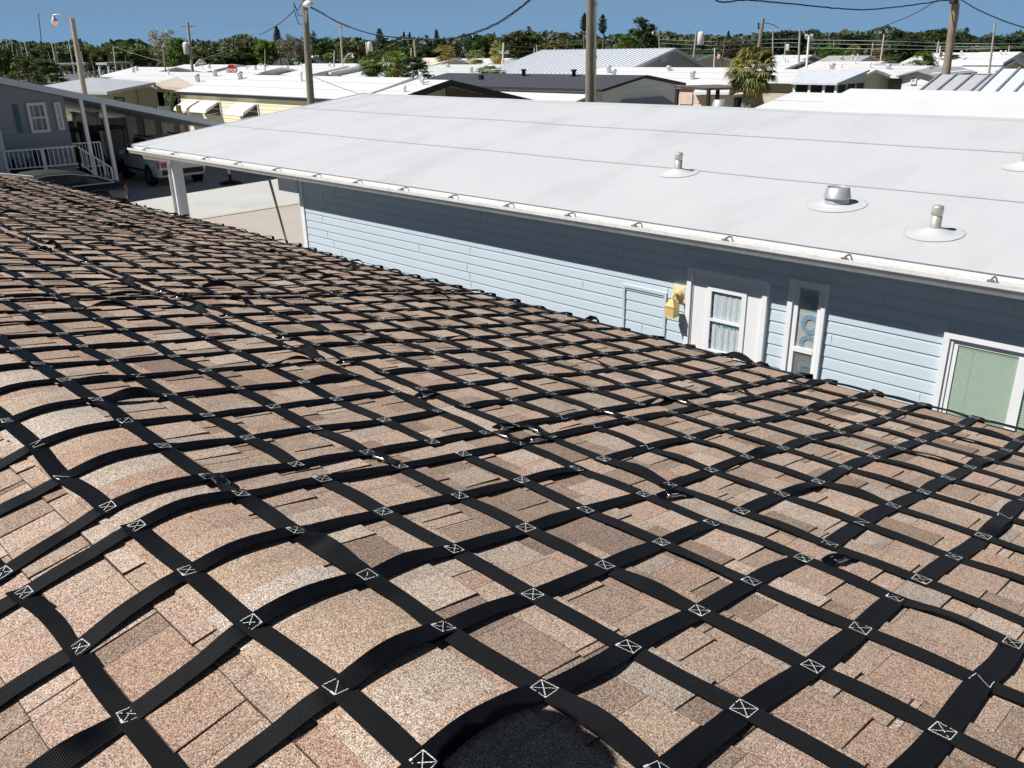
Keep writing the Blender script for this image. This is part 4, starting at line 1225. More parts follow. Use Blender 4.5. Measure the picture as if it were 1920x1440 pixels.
# ---- white roof house in the second row at right
wr_ = gable('white_roof_house', 'house at right whose broad plain white roof rises behind the blue house ridge', -13.6, 8.0, 27.0, 4.0, -1.57, -2.22, WHITE, WROOF, trim=GALV, trimw=.12, ex=.25)
mb = MB(); mb.prism([(-11.95, 22.75, -2.16), (8.2, 22.75, -2.16), (8.2, 27.0, -1.43), (-11.95, 27.0, -1.43)], (0, 0, -.12)); mb.build('roof_overlay', WROOF, wr_)
# ---- standing seam roofs at the far right
def seam_house(label, X0, X1, yc, hd, zr, ze, colr, pitch):
    h = gable('standing_seam_house', label, X0, X1, yc, hd, zr, ze, PALEGREY, colr, trim=GALV, trimw=.1, ex=.2)
    mb = MB(); x = X0-.2
    ov = .35
    while x <= X1+.2:
        mb.prism([(x, yc-hd-ov, ze+.001), (x, yc, zr+.001), (x, yc, zr+.075), (x, yc-hd-ov, ze+.075)], (.06, 0, 0)); x += pitch
    mb.build('standing_seam', mat('seam_grey', (.28, .29, .33), .5), h)
    return h
seam_house('house at far right with the dull grey standing seam roof', -13.2, -11.35, 38.6, 2.6, -1.43, -2.25, mat('dull_galvalume', (.58, .58, .60), .45, .2, var=.08), .62)
seam_house('house at far right with the bright white standing seam roof', -10.95, -1.0, 38.6, 2.9, -1.20, -2.22, mat('bright_galvalume', (.72, .76, .82), .4, .1, var=.06), .62)
# ---- screen porch house in the middle distance
sp = gable('screen_porch_house', 'white roofed house with a black screened porch right of the cabbage palm', -30.5, -21.2, 50.2, 2.8, -1.64, -2.15, BEIGE, WROOF, trim=WHITE, trimw=.14)
XL, XR, YP = -23.1, -20.55, 45.0
mb = MB(); mb.prism([(XL, YP-.2, -2.12), (XR, YP-.2, -2.12), (XR, 48.6, -1.58), (XL-1.6, 48.6, -1.58)], (0, 0, -.10)); mb.build('porch_roof', mat('blue_white_pan_roof', (.64, .67, .73), .5), sp)
mb = MB(); mb.box((XL+.15, YP+.06, GZ), (XR-.12, 48.4, -2.24)); mb.build('porch_screen', mat('black_screen', (.02, .02, .025), .7), sp)
for x in (XL+.1, XL+.95, XL+1.75, XR-.14):
    mb = MB(); mb.box((x-.07, YP, GZ), (x+.07, YP+.08, -2.2)); mb.build('porch_post', WHITE, sp)
mb = MB(); mb.prism([(XR-.1, YP, -2.22), (XR-.1, 48.4, -2.22), (XR-.1, 48.4, -1.72)], (.04, 0, 0)); mb.build('porch_gable', PALEGREY, sp)
for y in (46.1, 47.2, 48.3):
    mb = MB(); mb.box((XR-.12, y, GZ), (XR-.06, y+.08, -2.22)); mb.build('porch_stud', PALEGREY, sp)
# ---- grey walled house with a white gable wing whose gable faces the camera
wl, wr2 = onY(1603, 150, 53.0), onY(1692, 150, 53.0)
gw = gable('grey_wall_house', 'grey walled house with a deep white roof left of the white gabled wing', wl.x-1.0, wr2.x, 56.4, 3.4, -1.60, -2.05, BRWALL, WROOF, trim=WHITE, trimw=.10, over=.9)
pz = onY(1652, 145, 53.0); pz2 = onY(1664, 160, 53.0)
window_part(gw, 'y', 53.0, pz.x, pz2.x, pz2.z, pz.z, frame=DKTRIM, inner=DARKPANE)
bx_l = onY(1590, 150, 52.4); bx_r = onY(1640, 163, 52.4)
mb = MB(); mb.prism([(bx_l.x, 52.9, -2.35), (bx_r.x, 52.9, -2.75), (bx_r.x, 51.9, -2.95), (bx_l.x, 51.9, -2.55)], (0, 0, -.12)); mb.build('awning', PALEGREY, gw)
gl_, gr_ = onY(1692, 150, 52.0), onY(1750, 150, 52.0)
zt_, ze_ = onY(1716, 130.5, 52.0).z, onY(1692, 138, 52.0).z
gg = thing('white_wing_house', ((gl_.x+gr_.x)/2, 54, GZ), 'small white gabled wing with one tall slit window beside the grey seamed roof', 'house', 'houses of the park behind the blue house')
xm = (gl_.x+gr_.x)/2
mb = MB(); lap(mb, (gl_.x, 52.0), (gr_.x, 52.0), GZ, ze_, .3, (0, -1), lip=.02); mb.build('wall', WHITE, gg)
mb = MB(); mb.box((gl_.x, 52.002, GZ), (gr_.x, 58, ze_)); mb.prism([(gl_.x, 51.99, ze_), (gr_.x, 51.99, ze_), (xm, 51.99, zt_-.06)], (0, 6, 0)); mb.build('wall_core', WHITE, gg)
mb = MB(); d_ = .28
mb.prism([(gl_.x-d_, 51.7, ze_-.10), (xm, 51.7, zt_), (gr_.x+d_, 51.7, ze_-.10), (gr_.x+d_, 51.7, ze_-.18), (xm, 51.7, zt_-.08), (gl_.x-d_, 51.7, ze_-.18)][::-1], (0, 6.5, 0)); mb.build('roof', mat('grey_sheet_roof', (.40, .40, .41), .6), gg)
p_ = onY(1710, 141, 52); q_ = onY(1718, 158, 52); window_part(gg, 'y', 51.97, p_.x, q_.x, q_.z, p_.z, frame=WHITE, inner=PALEGREY)

# ---- beige house with grey carport roofs at left, shed behind
bg1 = gable('beige_house', 'beige house with a grey carport roof and screened room beyond the left carport', -68.0, -52.0, 30.0, 5.0, -1.36, -2.0, BEIGE, WROOF, trim=GALV, trimw=.12)
Z_ = lambda px, py, z: onZ(px, py, z)
def slabroof(pts, th, m, parent, name):
    mb = MB(); mb.prism(pts, (0, 0, -th)); return mb.build(name, m, parent)
P1, P2, P3, P4 = onY(150, 172, 22.0), onY(292, 154, 25.6), onY(165, 143, 28.4), onY(85, 160, 25.0)
slabroof([onY(130, 171, 21.0), onY(200, 172, 20.0), onY(292, 154, 24.0), onY(172, 145, 27.5), onY(78, 161, 26.5)], .16, GROOF, bg1, 'carport_roof')
slabroof([onY(287, 157, 24.3), onY(348, 166, 24.0), onY(425, 141, 31.0), onY(365, 134, 31.5)], .2, TROOF, bg1, 'screen_room_roof')
mb = MB(); mb.prism([onY(345, 168, 23.95), onY(426, 142, 31.0), onY(428, 147, 31.0), onY(345, 174, 23.95)], (.08, -.03, 0)); mb.build('roof_edge', DKTRIM, bg1)
a, b = onY(293, 166, 25.0), onY(347, 168, 25.0)
mb = MB(); mb.box((a.x, 25.0, GZ), (b.x, 29.0, -2.35)); mb.build('screen_room', mat('dim_screen', (.045, .045, .05), .8), bg1)
mb = MB()
for f in (0, .28, .5, .75, 1): x = a.x+(b.x-a.x)*f; mb.box((x-.06, 24.93, GZ), (x+.06, 25.0, -2.3))
mb.build('screen_frame', PALEGREY, bg1)
a, b = onY(208, 170, 25.0), onY(255, 162, 25.0)
mb = MB(); mb.box((a.x, 24.9, GZ), (b.x, 25.05, -2.25)); mb.build('carport_wall', BEIGE, bg1)
window_part(bg1, 'y', 24.9, onY(214, 180, 24.9).x, onY(232, 180, 24.9).x, -3.5, -2.8, frame=DKTRIM, inner=DARKPANE)
a = onY(258, 175, 25.2); b = onY(290, 175, 25.2)
mb = MB(); mb.box((a.x, 25.2, GZ), (b.x, 25.3, -2.2)); mb.build('entry_wall', BRWALL, bg1)
mb = MB(); c_ = onY(273, 175, 25.1); mb.box((c_.x-.2, 25.12, -3.6), (c_.x+.2, 25.2, -2.5)); mb.build('slit_window', BLACK, bg1)
# barn shed
sh = onZ(378, 136, -2.4); t = thing('barn_shed', (sh.x, sh.y, GZ), 'mauve barn shaped shed with a white loft vent beside the utility pole', 'shed')
q = onD(363, 130, math.hypot(sh.x, sh.y)); q2 = onD(393, 130, math.hypot(sh.x, sh.y)); e = (q2-q); e.z = 0; Wd = e.length; e.normalize()
zt = onD(377, 112, math.hypot(sh.x, sh.y)).z
nrm = Vector((-e.y, e.x, 0))
poly = []
for f, z in ((0, GZ), (0, zt-1.5), (.14, zt-.55), (.5, zt), (.86, zt-.55), (1, zt-1.5), (1, GZ)):
    poly.append(Vector((q.x, q.y, 0))+e*(f*Wd)+Vector((0, 0, z)))
mb = MB(); mb.prism(poly[::-1], nrm*5); mb.build('wall', mat('mauve_siding', (.46, .40, .40), .7), t)
mb = MB()
for i in range(1, 5):
    a, b = poly[i], poly[i+1]; d = (b-a).normalized(); up = Vector((0, 0, 1))
    if i == 1 or True:
        mb.prism([a-nrm*.2, b-nrm*.2, b-nrm*.2+Vector((0, 0, .1)), a-nrm*.2+Vector((0, 0, .1))], nrm*5.4)
mb.build('roof', PALEGREY, t)
mb = MB(); c = poly[3]+Vector((0, 0, -.75))-nrm*.04
for dz in (.28, 0): mb.prism([c-e*.35+Vector((0, 0, dz-.02)), c+e*.35+Vector((0, 0, dz-.02)), c+e*.35+Vector((0, 0, dz+.16)), c-e*.35+Vector((0, 0, dz+.16))], -nrm*.05)
mb.build('loft_vent', WHITE, t)

# ---- small far houses: the right end of each ridge is surveyed, the ridge runs away to the left
WALLS = {'w': WHITE, 'g': PALEGREY, 'b': BEIGE, 't': TANW, 'p': PINKW, 'd': BRWALL, 'l': mat('lilac_wall', (.42, .42, .50), .7), 'bl': mat('soft_blue_wall', (.50, .60, .72), .7)}
ORROOF = mat('terracotta_roof', (.50, .22, .12), .8, var=.15, vs=3)
BGROOF = mat('beige_roof', (.66, .58, .48), .8, var=.08, vs=1)
GYROOF = mat('grey_flat_roof', (.38, .38, .37), .8, var=.12, vs=.6)
FAR = [
 (445, 121, -1.50, 4.2, 13, 'bl', WROOF, 'pale blue gabled house behind the red stop sign'),
 (528, 126, -1.75, 4.0, 9, 'w', WROOF, 'low white roofed house with dark gable right of the stop sign'),
 (565, 123, -1.75, 3.8, 12, 'w', WROOF, 'low white roofed house just left of the lamp topped pole'),
 (520, 106, -1.50, 3.4, 7, 'w', ORROOF, 'white building with a terracotta tile roof among the grey trees'),
 (600, 104, -1.30, 3.0, 6, 'bl', WHITE, 'pale blue end wall showing between the trees right of the lamp topped pole'),
 (648, 124, -1.75, 4.5, 14, 'w', WROOF, 'low white roof left of the clump of fan palms'),
 (690, 119, -1.55, 4.5, 12, 'w', WROOF, 'white roof peeking out left of the transformer pole'),
 (808, 110, -1.35, 3.6, 11, 't', WROOF, 'white roofed house with a tan gable behind the fan palm clump'),
 (852, 108, -1.15, 3.2, 5, 'b', BGROOF, 'house with a steep beige roof behind a single palm'),
 (890, 125, -1.90, 5.5, 14, 'w', WROOF, 'wide flat white roof below the beige roof'),
 (1000, 121, -1.60, 6.5, 12, 'g', mat('pale_mint_roof', (.62, .67, .64), .6), 'wide pale mint roof left of the ribbed metal roof'),
 (962, 109, -1.35, 4.0, 8, 'g', WROOF, 'white house under the spreading tree left of the ribbed metal roof'),
 (1015, 112, -1.50, 3.0, 6, 'w', GYROOF, 'small grey roofed house next to the little flag'),
 (1336, 102, -1.45, 4.6, 9, 'b', DSHING, 'tan house with white rake boards and a charcoal roof behind the flag'),
 (1480, 104, -1.75, 4.0, 3.5, 'w', GYROOF, 'low grey roof behind the cabbage palm'),
 (1524, 103, -1.60, 4.2, 4.5, 'd', WROOF, 'house with bold white rake boards and a dark gable'),
 (1513, 112, -1.90, 4.2, 5, 'd', WROOF, 'house with a dark gable and pale roof left of the white mast'),
 (1658, 115, -1.95, 4.5, 6, 'l', mat('pink_white_roof', (.74, .68, .65), .6), 'long low lilac house with a pinkish white roof'),
 (1632, 104, -1.60, 3.6, 4, 'w', GYROOF, 'grey roof between the small palm and the dark pines'),
 (1715, 119, -2.00, 4.0, 3, 'w', GYROOF, 'grey white roof strip below the yellow green bush'),
 (1862, 98, -1.40, 4.5, 6, 'g', WROOF, 'far white gabled house left of the slim right hand pole'),
 (1905, 112, -1.90, 4.5, 4, 'p', WROOF, 'peach gabled house at the far right edge'),
 (1838, 110, -1.90, 4.5, 5, 'w', GYROOF, 'house with a worn grey roof right of the flag with the red cross'),
 (1780, 128, -2.20, 5.0, 6, 'g', GYROOF, 'low house with streaky grey roof at the foot of the big leaning pole'),
 (330, 126, -1.50, 3.5, 10, 'g', WROOF, 'low white roof right behind the beige house'),
 (1915, 97, -1.30, 4.0, 3, 'w', WROOF, 'far white roof touching the right edge below the tree line'),
]
for (px, py, zr, hd, ln, wk, rm, lab) in FAR:
    P = onZ(px, py, zr)
    gable('park_home', lab, P.x-ln, P.x-.3, P.y, hd, zr, zr-.75 if hd > 3 else zr-.6, WALLS[wk], rm, trim=WHITE, trimw=.2, ex=.3)

# ================================================================= grey house with porch and carport at left
lh = thing('grey_house', (-38, 6, GZ), 'grey sided house at left with a teal shutter, railed porch and long sloping carport roof', 'house')
RXE = -30.6
lz = lambda y: -.62-.2585*(y-8.75)
GREYSIDE = mat('grey_vinyl_siding', (.34, .37, .42), .6, var=.03, vs=2)
GREYTRIM = mat('grey_fascia', (.62, .67, .72), .5, var=.03, vs=2)
mb = MB()
mb.prism([(RXE, 5.0, lz(5.0)), (RXE, 16.9, lz(16.9)), (RXE, 16.9, lz(16.9)-.14), (RXE, 5.0, lz(5.0)-.14)], (-14.5, 0, 0)); mb.prism([(RXE, 5.0, lz(5)), (RXE, -6, lz(5)-2.2), (RXE, -6, lz(5)-2.34), (RXE, 5.0, lz(5)-.14)], (-14.5, 0, 0))
mb.build('roof', mat('grey_soffit_pan', (.40, .42, .45), .6, var=.05), lh)
mb = MB(); mb.prism([(RXE+.002, 4.0, lz(4)+.01), (RXE+.002, 17.0, lz(17)+.01), (RXE+.002, 17.0, lz(17)-.19), (RXE+.002, 4.0, lz(4)-.19)], (.05, 0, 0)); mb.build('fascia', GREYTRIM, lh)
wx = -32.0
yA = onX(128, 235, wx).y
mb = MB()
mb.prism([(wx, -5, GZ), (wx, yA, GZ), (wx, yA, lz(yA)-.15), (wx, 5.0, lz(5)-.15), (wx, -5, lz(5)-2.1)], (-3, 0, 0)); mb.build('wall_core', GREYSIDE, lh)
mb = MB(); lap(mb, (wx, -5), (wx, yA), GZ, -1.8, .2, (1, 0), lip=.02); mb.prism([(wx+.012, 3, -1.8), (wx+.012, yA, -1.8), (wx+.012, yA, lz(yA)-.15), (wx+.012, 5, lz(5)-.15)], (.004, 0, 0)); mb.build('wall', GREYSIDE, lh)
p0, p1 = onX(46, 193, wx), onX(94, 247, wx)
CURT = mat('dim_curtain', (.30, .32, .34), .8, var=.2, vs=6)
w_ = window_part(lh, 'x', wx+.02, p0.y, p1.y, p1.z, p0.z, inner=CURT, pr=.08, fw=.09)
mb = MB(); ym = (p0.y+p1.y)/2; zm = p0.z*.75+p1.z*.25
for f in (.33, .66): yy = p0.y+(p1.y-p0.y)*f; mb.box((wx+.04, yy-.012, p1.z+.1), (wx+.052, yy+.012, p0.z-.1))
mb.build('muntin', WHITE, w_)
p0, p1 = onX(23, 196, wx), onX(45, 248, wx)
mb = MB(); mb.box((wx+.02, p0.y, p1.z), (wx+.07, p1.y-.03, p0.z)); mb.build('shutter', mat('teal_shutter', (.035, .19, .21), .5), lh)
p0, p1 = onX(98, 191, wx), onX(121, 243, wx)
window_part(lh, 'x', wx+.02, p0.y, p1.y, p1.z, p0.z, inner=mat('dim_room', (.06, .06, .05), .5), pr=.08, fw=.09)
# recessed back wall with lanai panels and door glass
bx_ = -37.5
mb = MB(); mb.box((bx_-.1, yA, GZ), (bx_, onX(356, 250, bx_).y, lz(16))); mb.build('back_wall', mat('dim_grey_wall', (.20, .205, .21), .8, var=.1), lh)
for (xa, xb, m_) in ((235, 262, 'pale'), (268, 296, 'pale'), (300, 330, 'pale'), (333, 350, 'gold')):
    a = onX(xa, 225, bx_); b = onX(xb, 272, bx_)
    mb = MB(); mb.box((bx_+.005, a.y, -3.9), (bx_+.04, b.y, -2.15)); mb.build('lanai_panel', mat('frosted_panel' if m_ == 'pale' else 'gold_panel', (.45, .43, .38) if m_ == 'pale' else (.55, .38, .16), .5, var=.2, vs=2), lh)
a = onX(140, 232, bx_+.01); b = onX(185, 232, bx_+.01)
mb = MB(); mb.box((bx_+.01, a.y, -3.9), (bx_+.06, b.y, -2.3)); mb.build('door_glass', DARKPANE, lh)
mb = MB()
for y in (a.y, b.y): mb.box((bx_+.01, y-.06, -4.0), (bx_+.09, y+.06, -2.2))
mb.box((bx_+.01, a.y, -2.3), (bx_+.09, b.y, -2.2)); mb.build('door_frame', PALEGREY, lh)
for (top_, bot) in (((151, 189), (168, 268)), ((192, 193), (217, 335))):
    a = onX(*top_, RXE-.5)
    mb = MB(); mb.box((RXE-.56, a.y-.055, GZ), (RXE-.45, a.y+.055, lz(a.y)-.1)); mb.build('post', WHITE, lh)
mb = MB(); a = onX(6, 300, RXE-.4); mb.box((RXE-.62, a.y-.12, GZ), (RXE-.40, a.y+.12, lz(a.y)-.1)); mb.build('corner_column', GREYTRIM, lh)
mb = MB(); mb.box((-32.0, 2.0, GZ), (-31.0, yA+.6, -3.98)); mb.build('porch_floor', conc, lh)
# railing
rl = MB(); xr = RXE-.35
def railrun(pa, pb, zta, ztb, zba, zbb, n):
    rl.bar((pa[0], pa[1], zta), (pb[0], pb[1], ztb), .045)
    rl.bar((pa[0], pa[1], zba), (pb[0], pb[1], zbb), .035)
    for k in range(n+1):
        f = k/n; x = pa[0]+(pb[0]-pa[0])*f; y = pa[1]+(pb[1]-pa[1])*f
        w = .055 if k in (0, n) else .022
        rl.box((x-w/2, y-w/2, (zba+(zbb-zba)*f)-(.0 if w < .03 else .35)), (x+w/2, y+w/2, zta+(ztb-zta)*f))
a = onX(6, 284, xr); b = onX(143, 274, xr); c = onX(12, 318, xr); d = onX(146, 307, xr)
railrun((xr, a.y), (xr, (a.y+b.y)/2), a.z, (a.z+b.z)/2, c.z, (c.z+d.z)/2, 8)
railrun((xr, (a.y+b.y)/2+.05), (xr, b.y), (a.z+b.z)/2, b.z, (c.z+d.z)/2, d.z, 7)
e = onX(208, 314, xr)
railrun((xr, b.y), (xr, e.y), b.z, e.z, d.z, e.z-.7, 8)
rl.build('railing', WHITE, lh); rl = MB()
f_ = onX(187, 266, xr-1.1); g_ = onX(130, 270, xr-1.1)
railrun((xr-1.1, g_.y), (xr-1.1, f_.y), g_.z, f_.z, g_.z-.8, f_.z-.8, 10)
rl.build('railing', WHITE, lh)
mb = MB()
for k in range(3): mb.box((xr-1.1, b.y+.05+.3*k, GZ), (xr-.08, b.y+.35+.3*k, -3.98-.2*(k+1)))
mb.build('porch_steps', PALEGREY, lh)
t = thing('bistro_chair', (-31.6, 7.6, -3.98), 'dark rounded chair standing on the grey porch behind the railing', 'chair')
for (px, w0) in ((40, 1.0),):
    p = onX(px, 272, -31.55); c = Vector((-31.55, p.y, -3.98)); t.location = c; t['_w'] = tuple(c)
    mb = MB(); mb.lathe(c+Vector((0, 0, .42)), [(.5, 0), (.52, .08), (.02, .10)], 16); mb.build('seat', BLACK, t)
    mb = MB()
    for k in range(9):
        an = math.pi*(k/8)-math.pi/2+math.pi
        mb.bar(c+Vector((.45*math.cos(an), .62*math.sin(an), .45)), c+Vector((.55*math.cos(an), .72*math.sin(an), 1.05)), .14, .05)
    mb.build('backrest', BLACK, t)
    for (sx, sy) in ((-1, -1), (-1, 1), (1, -1), (1, 1)):
        mb = MB(); mb.tube([c+Vector((.3*sx, .35*sy, 0)), c+Vector((.3*sx, .35*sy, .43))], .025, 6); mb.build('leg', BLACK, t)

# ================================================================= vehicles
def car(name, label, st, cab, wb, wr, ww, bodym, roofm, lampm, trimm=None, rake=.0):
    """st: stations (x, zbottom, zbelt, halfwidth); cab: stations (x, zroof, halfwidth at the roof); local x forward"""
    root = thing(name, (0, 0, 0), label, 'car')
    def ring(x, zb, zt, hw):
        pts = []
        for (fy, fz) in ((-.82, 0), (-.97, .10), (-1, .35), (-1, .62), (-.97, .86), (-.90, 1), (0, 1.0), (.90, 1), (.97, .86), (1, .62), (1, .35), (.97, .10), (.82, 0)):
            pts.append((x, fy*hw, zb+(zt-zb)*fz))
        return pts
    mb = MB(); n = 13
    vs = []; fs = []
    for s in st: vs += ring(*s)
    for i in range(len(st)-1):
        for k in range(n):
            fs.append((i*n+k, (i+1)*n+k, (i+1)*n+(k+1) % n, i*n+(k+1) % n))
    fs += [tuple(range(n)), tuple((len(st)-1)*n+k for k in range(n))[::-1]]
    mb.add(vs, fs, 0, True)
    for i in range(2): mb.sm[-1-i] = False
    body = mb.build('body', bodym, root)
    def belt(x):
        for i in range(len(st)-1):
            if st[i][0] <= x <= st[i+1][0]:
                f = (x-st[i][0])/(st[i+1][0]-st[i][0]); return st[i][2]+(st[i+1][2]-st[i][2])*f, st[i][3]+(st[i+1][3]-st[i][3])*f
        return st[0][2], st[0][3]
    gl = MB(); vs = []; fs = []
    m = len(cab)
    for (x, zr, hw, xs) in cab:
        zb, hb = belt(xs)
        vs += [(xs, -hb*.93, zb-.03), (x, -hw, zr-.05), (x, hw, zr-.05), (xs, hb*.93, zb-.03)]
    for i in range(m-1):
        for k in range(3): fs.append((i*4+k, i*4+4+k, i*4+5+k, i*4+1+k))
    fs += [(0, 1, 2, 3), ((m-1)*4+3, (m-1)*4+2, (m-1)*4+1, (m-1)*4)]
    gl.add(vs, fs); gl.build('window_glass', DARKPANE, root)
    rf = MB(); vs = []; fs = []
    for (x, zr, hw, xs) in cab:
        vs += [(x, -hw-.02, zr-.07), (x, -hw*.9, zr-.012), (x, 0, zr), (x, hw*.9, zr-.012), (x, hw+.02, zr-.07)]
    for i in range(m-1):
        for k in range(4): fs.append((i*5+k, i*5+5+k, i*5+6+k, i*5+1+k))
    fs += [(0, 1, 2, 3, 4), tuple((m-1)*5+k for k in range(5))[::-1]]
    rf.add(vs, fs, 0, True); rp = rf.build('roof', roofm, root)
    for (i0) in (0, 1, m-2, m-1):
        x, zr, hw, xs = cab[i0]; zb, hb = belt(xs)
        for s in (-1, 1): pl = MB(); pl.bar((xs, s*hb*.935, zb-.02), (x, s*(hw+.008), zr-.06), .09, .05, up=(0, 1, 0)); pl.build('pillar', roofm, root)
    x = (cab[1][0]+cab[m-2][0])/2; zb, hb = belt(x)
    for s in (-1, 1): pl = MB(); pl.bar((x, s*hb*.94, zb), (x, s*(cab[1][2]+.012), cab[1][1]-.06), .08, .03, up=(0, 1, 0)); pl.build('pillar', roofm, root)
    for xw in wb:
        for s in (-1, 1):
            hw = belt(xw)[1]
            tw = MB(); c = Vector((xw, s*(hw-.10), wr))
            tw.lathe(c, [(wr*.62, -.11), (wr*.93, -.11), (wr, -.08), (wr, .08), (wr*.93, .11), (wr*.62, .11)], 26, axis=(0, s, 0)); 
            w_o = tw.build('wheel', RUBBER, root)
            rm = MB(); rm.lathe(c, [(wr*.62, .04), (wr*.60, .10), (wr*.52, .105), (.05, .09)], 20, axis=(0, s, 0)); rm.build('rim_dark', BLACK, w_o)
            rm = MB()
            for k in range(10):
                an = 2*math.pi*k/10; d = Vector((math.cos(an), 0, math.sin(an)))
                rm.bar(c+Vector((0, s*.108, 0))+d*.03, c+Vector((0, s*.108, 0))+d*wr*.60, .045, .02, up=(0, 1, 0))
            rm.lathe(c, [(wr*.57, .10), (wr*.63, .112), (wr*.63, .10)], 24, axis=(0, s, 0)); rm.build('rim', STEEL, w_o)
            ar = MB(); ar.lathe(Vector((xw, s*(hw-.008), wr+.01)), [(wr*1.0, 0), (wr*1.18, 0), (wr*1.18, .014), (wr*1.0, .014)], 26, axis=(0, s, 0)); ar.build('wheel_arch', BLACK, root)
    x0, zb0, zt0, hw0 = st[0]
    for s in (-1, 1):
        tl = MB(); tl.obox((x0+.10, s*(hw0+.03), zt0-.16), (.09, 0, 0), (0, .05, 0), (0, 0, .11)); tl.obox((x0-.005, s*(hw0*.82), zt0-.16), (.025, 0, 0), (0, .10, 0), (0, 0, .09)); tl.build('tail_light', lampm, root)
    bp = MB(); bp.box((x0-.04, -hw0*.95, zb0+.02), (x0+.18, hw0*.95, zb0+.20)); bp.build('rear_bumper', trimm or BLACK, root)
    for s in (-1, 1):
        for x in (.35, -.75):
            hb = belt(x)[1]; h_ = MB(); h_.obox((x, s*(hb+.012), belt(x)[0]-.12), (.10, 0, 0), (0, .014, 0), (0, 0, .018)); h_.build('door_handle', bodym, root)
        h_ = MB(); hb = belt(.9)[1]; h_.obox((.98, s*(hb+.08), belt(.9)[0]+.05), (.09, 0, 0), (0, .09, 0), (0, 0, .07)); h_.build('mirror', bodym, root)
        mo = MB(); mo.obox((0, s*(belt(0)[1]+.004), .52), (1.15, 0, 0), (0, .012, 0), (0, 0, .035)); mo.build('side_molding', BLACK if trimm is None else trimm, root)
    return root
REDLAMP = mat('red_lamp_plastic', (.45, .02, .015), .2, spec=.6)
CARWHITE = mat('white_car_paint', (.84, .85, .86), .18, var=.01, spec=.6)
CARDARK = mat('midnight_car_paint', (.010, .012, .022), .12, var=.1, spec=.7)
suv = car('white_suv', 'white sport utility vehicle parked tail first under the sloping grey carport roof',
    [(-2.3, .42, .95, .80), (-2.22, .34, 1.03, .89), (-1.9, .30, 1.06, .93), (-1.0, .28, 1.05, .94), (.4, .28, 1.03, .94), (1.1, .28, 1.0, .93), (1.8, .30, .92, .90), (2.25, .36, .80, .80), (2.34, .42, .68, .66)],
    [(-1.95, 1.52, .62, -2.2), (-1.7, 1.64, .68, -1.9), (-.6, 1.70, .70, -.6), (.35, 1.66, .68, .5), (.55, 1.58, .62, 1.25)], (-1.38, 1.32), .355, .24, CARWHITE, CARWHITE, REDLAMP)
suv.location = (-33.2, 14.35, GZ+.02); suv.rotation_euler = (0, 0, R(176))
rr = MB()
sed = car('dark_coupe', 'glossy dark coupe with bright window trim parked by the grey porch', 
    [(-2.32, .40, .78, .66), (-2.2, .28, .90, .80), (-1.6, .22, .95, .90), (-.8, .20, .95, .92), (.5, .20, .92, .92), (1.3, .20, .86, .90), (2.0, .22, .76, .82), (2.36, .32, .60, .62)],
    [(-1.25, 1.20, .50, -1.95), (-.75, 1.33, .58, -1.3), (-.2, 1.38, .60, -.3), (.25, 1.36, .58, .4), (.5, 1.28, .54, 1.1)], (-1.40, 1.38), .335, .22, CARDARK, mat('dark_olive_soft_top', (.035, .036, .030), .8), REDLAMP)
sed.location = (-28.0, 8.35, GZ+.02); sed.rotation_euler = (0, 0, R(-92))
mb = MB()
for s in (-1, 1):
    pts = [(-1.9, s*.875, .96), (-1.45, s*.80, 1.16), (-.8, s*.69, 1.285), (-.1, s*.685, 1.31), (.5, s*.74, 1.22), (1.0, s*.865, .96)]
    mb.tube([Vector(p) for p in pts], .030, 6); mb.tube([Vector((-1.9, s*.885, .945)), Vector((-.4, s*.90, .95)), Vector((1.0, s*.885, .92))], .024, 6)
sed['_w'] = (0, 0, 0); mb.build('chrome_trim', STEEL, sed)
mb = MB()
for s in (-1, 1): mb.bar((-1.6, s*.60, 1.71), (.3, s*.62, 1.70), .04, .04)
suv['_w'] = (0, 0, 0); mb.build('roof_rail', BLACK, suv)
# golf cart
gc = thing('golf_cart', (0, 0, 0), 'dark golf cart with a flat canopy standing in the carport shade', 'golf cart')
mb = MB(); mb.prism([(-1.1, -.55, .35), (1.1, -.55, .3), (1.15, -.55, .75), (.5, -.55, .62), (.1, -.55, .45), (-.2, -.55, .80), (-1.1, -.55, .80)], (0, 1.1, 0)); mb.build('body', mat('maroon_panel', (.10, .012, .015), .3), gc)
mb = MB(); mb.box((-.75, -.5, .80), (-.15, .5, .95)); mb.box((-.85, -.5, .95), (-.72, .5, 1.35)); mb.build('seat', BLACK, gc)
mb = MB(); mb.prism([(-1.0, -.62, 1.85), (.9, -.62, 1.85), (.75, -.62, 1.97), (-.85, -.62, 1.97)], (0, 1.24, 0)); mb.build('canopy', BLACK, gc)
for (x, y) in ((-.9, -.55), (-.9, .55), (.75, -.55), (.75, .55)):
    mb = MB(); mb.tube([(x, y, .75), (x, y, 1.87)], .022, 6); mb.build('canopy_post', BLACK, gc)
for (x, y) in ((-.75, -.55), (-.75, .55), (.75, -.55), (.75, .55)):
    mb = MB(); mb.lathe((x, y, .23), [(.1, -.09), (.22, -.09), (.23, 0), (.22, .09), (.1, .09)], 16, axis=(0, 1, 0)); mb.build('wheel', RUBBER, gc)
q = onX(192, 275, -35.3); gc.location = (-35.3, q.y-.1, GZ+.02); gc.rotation_euler = (0, 0, R(100))

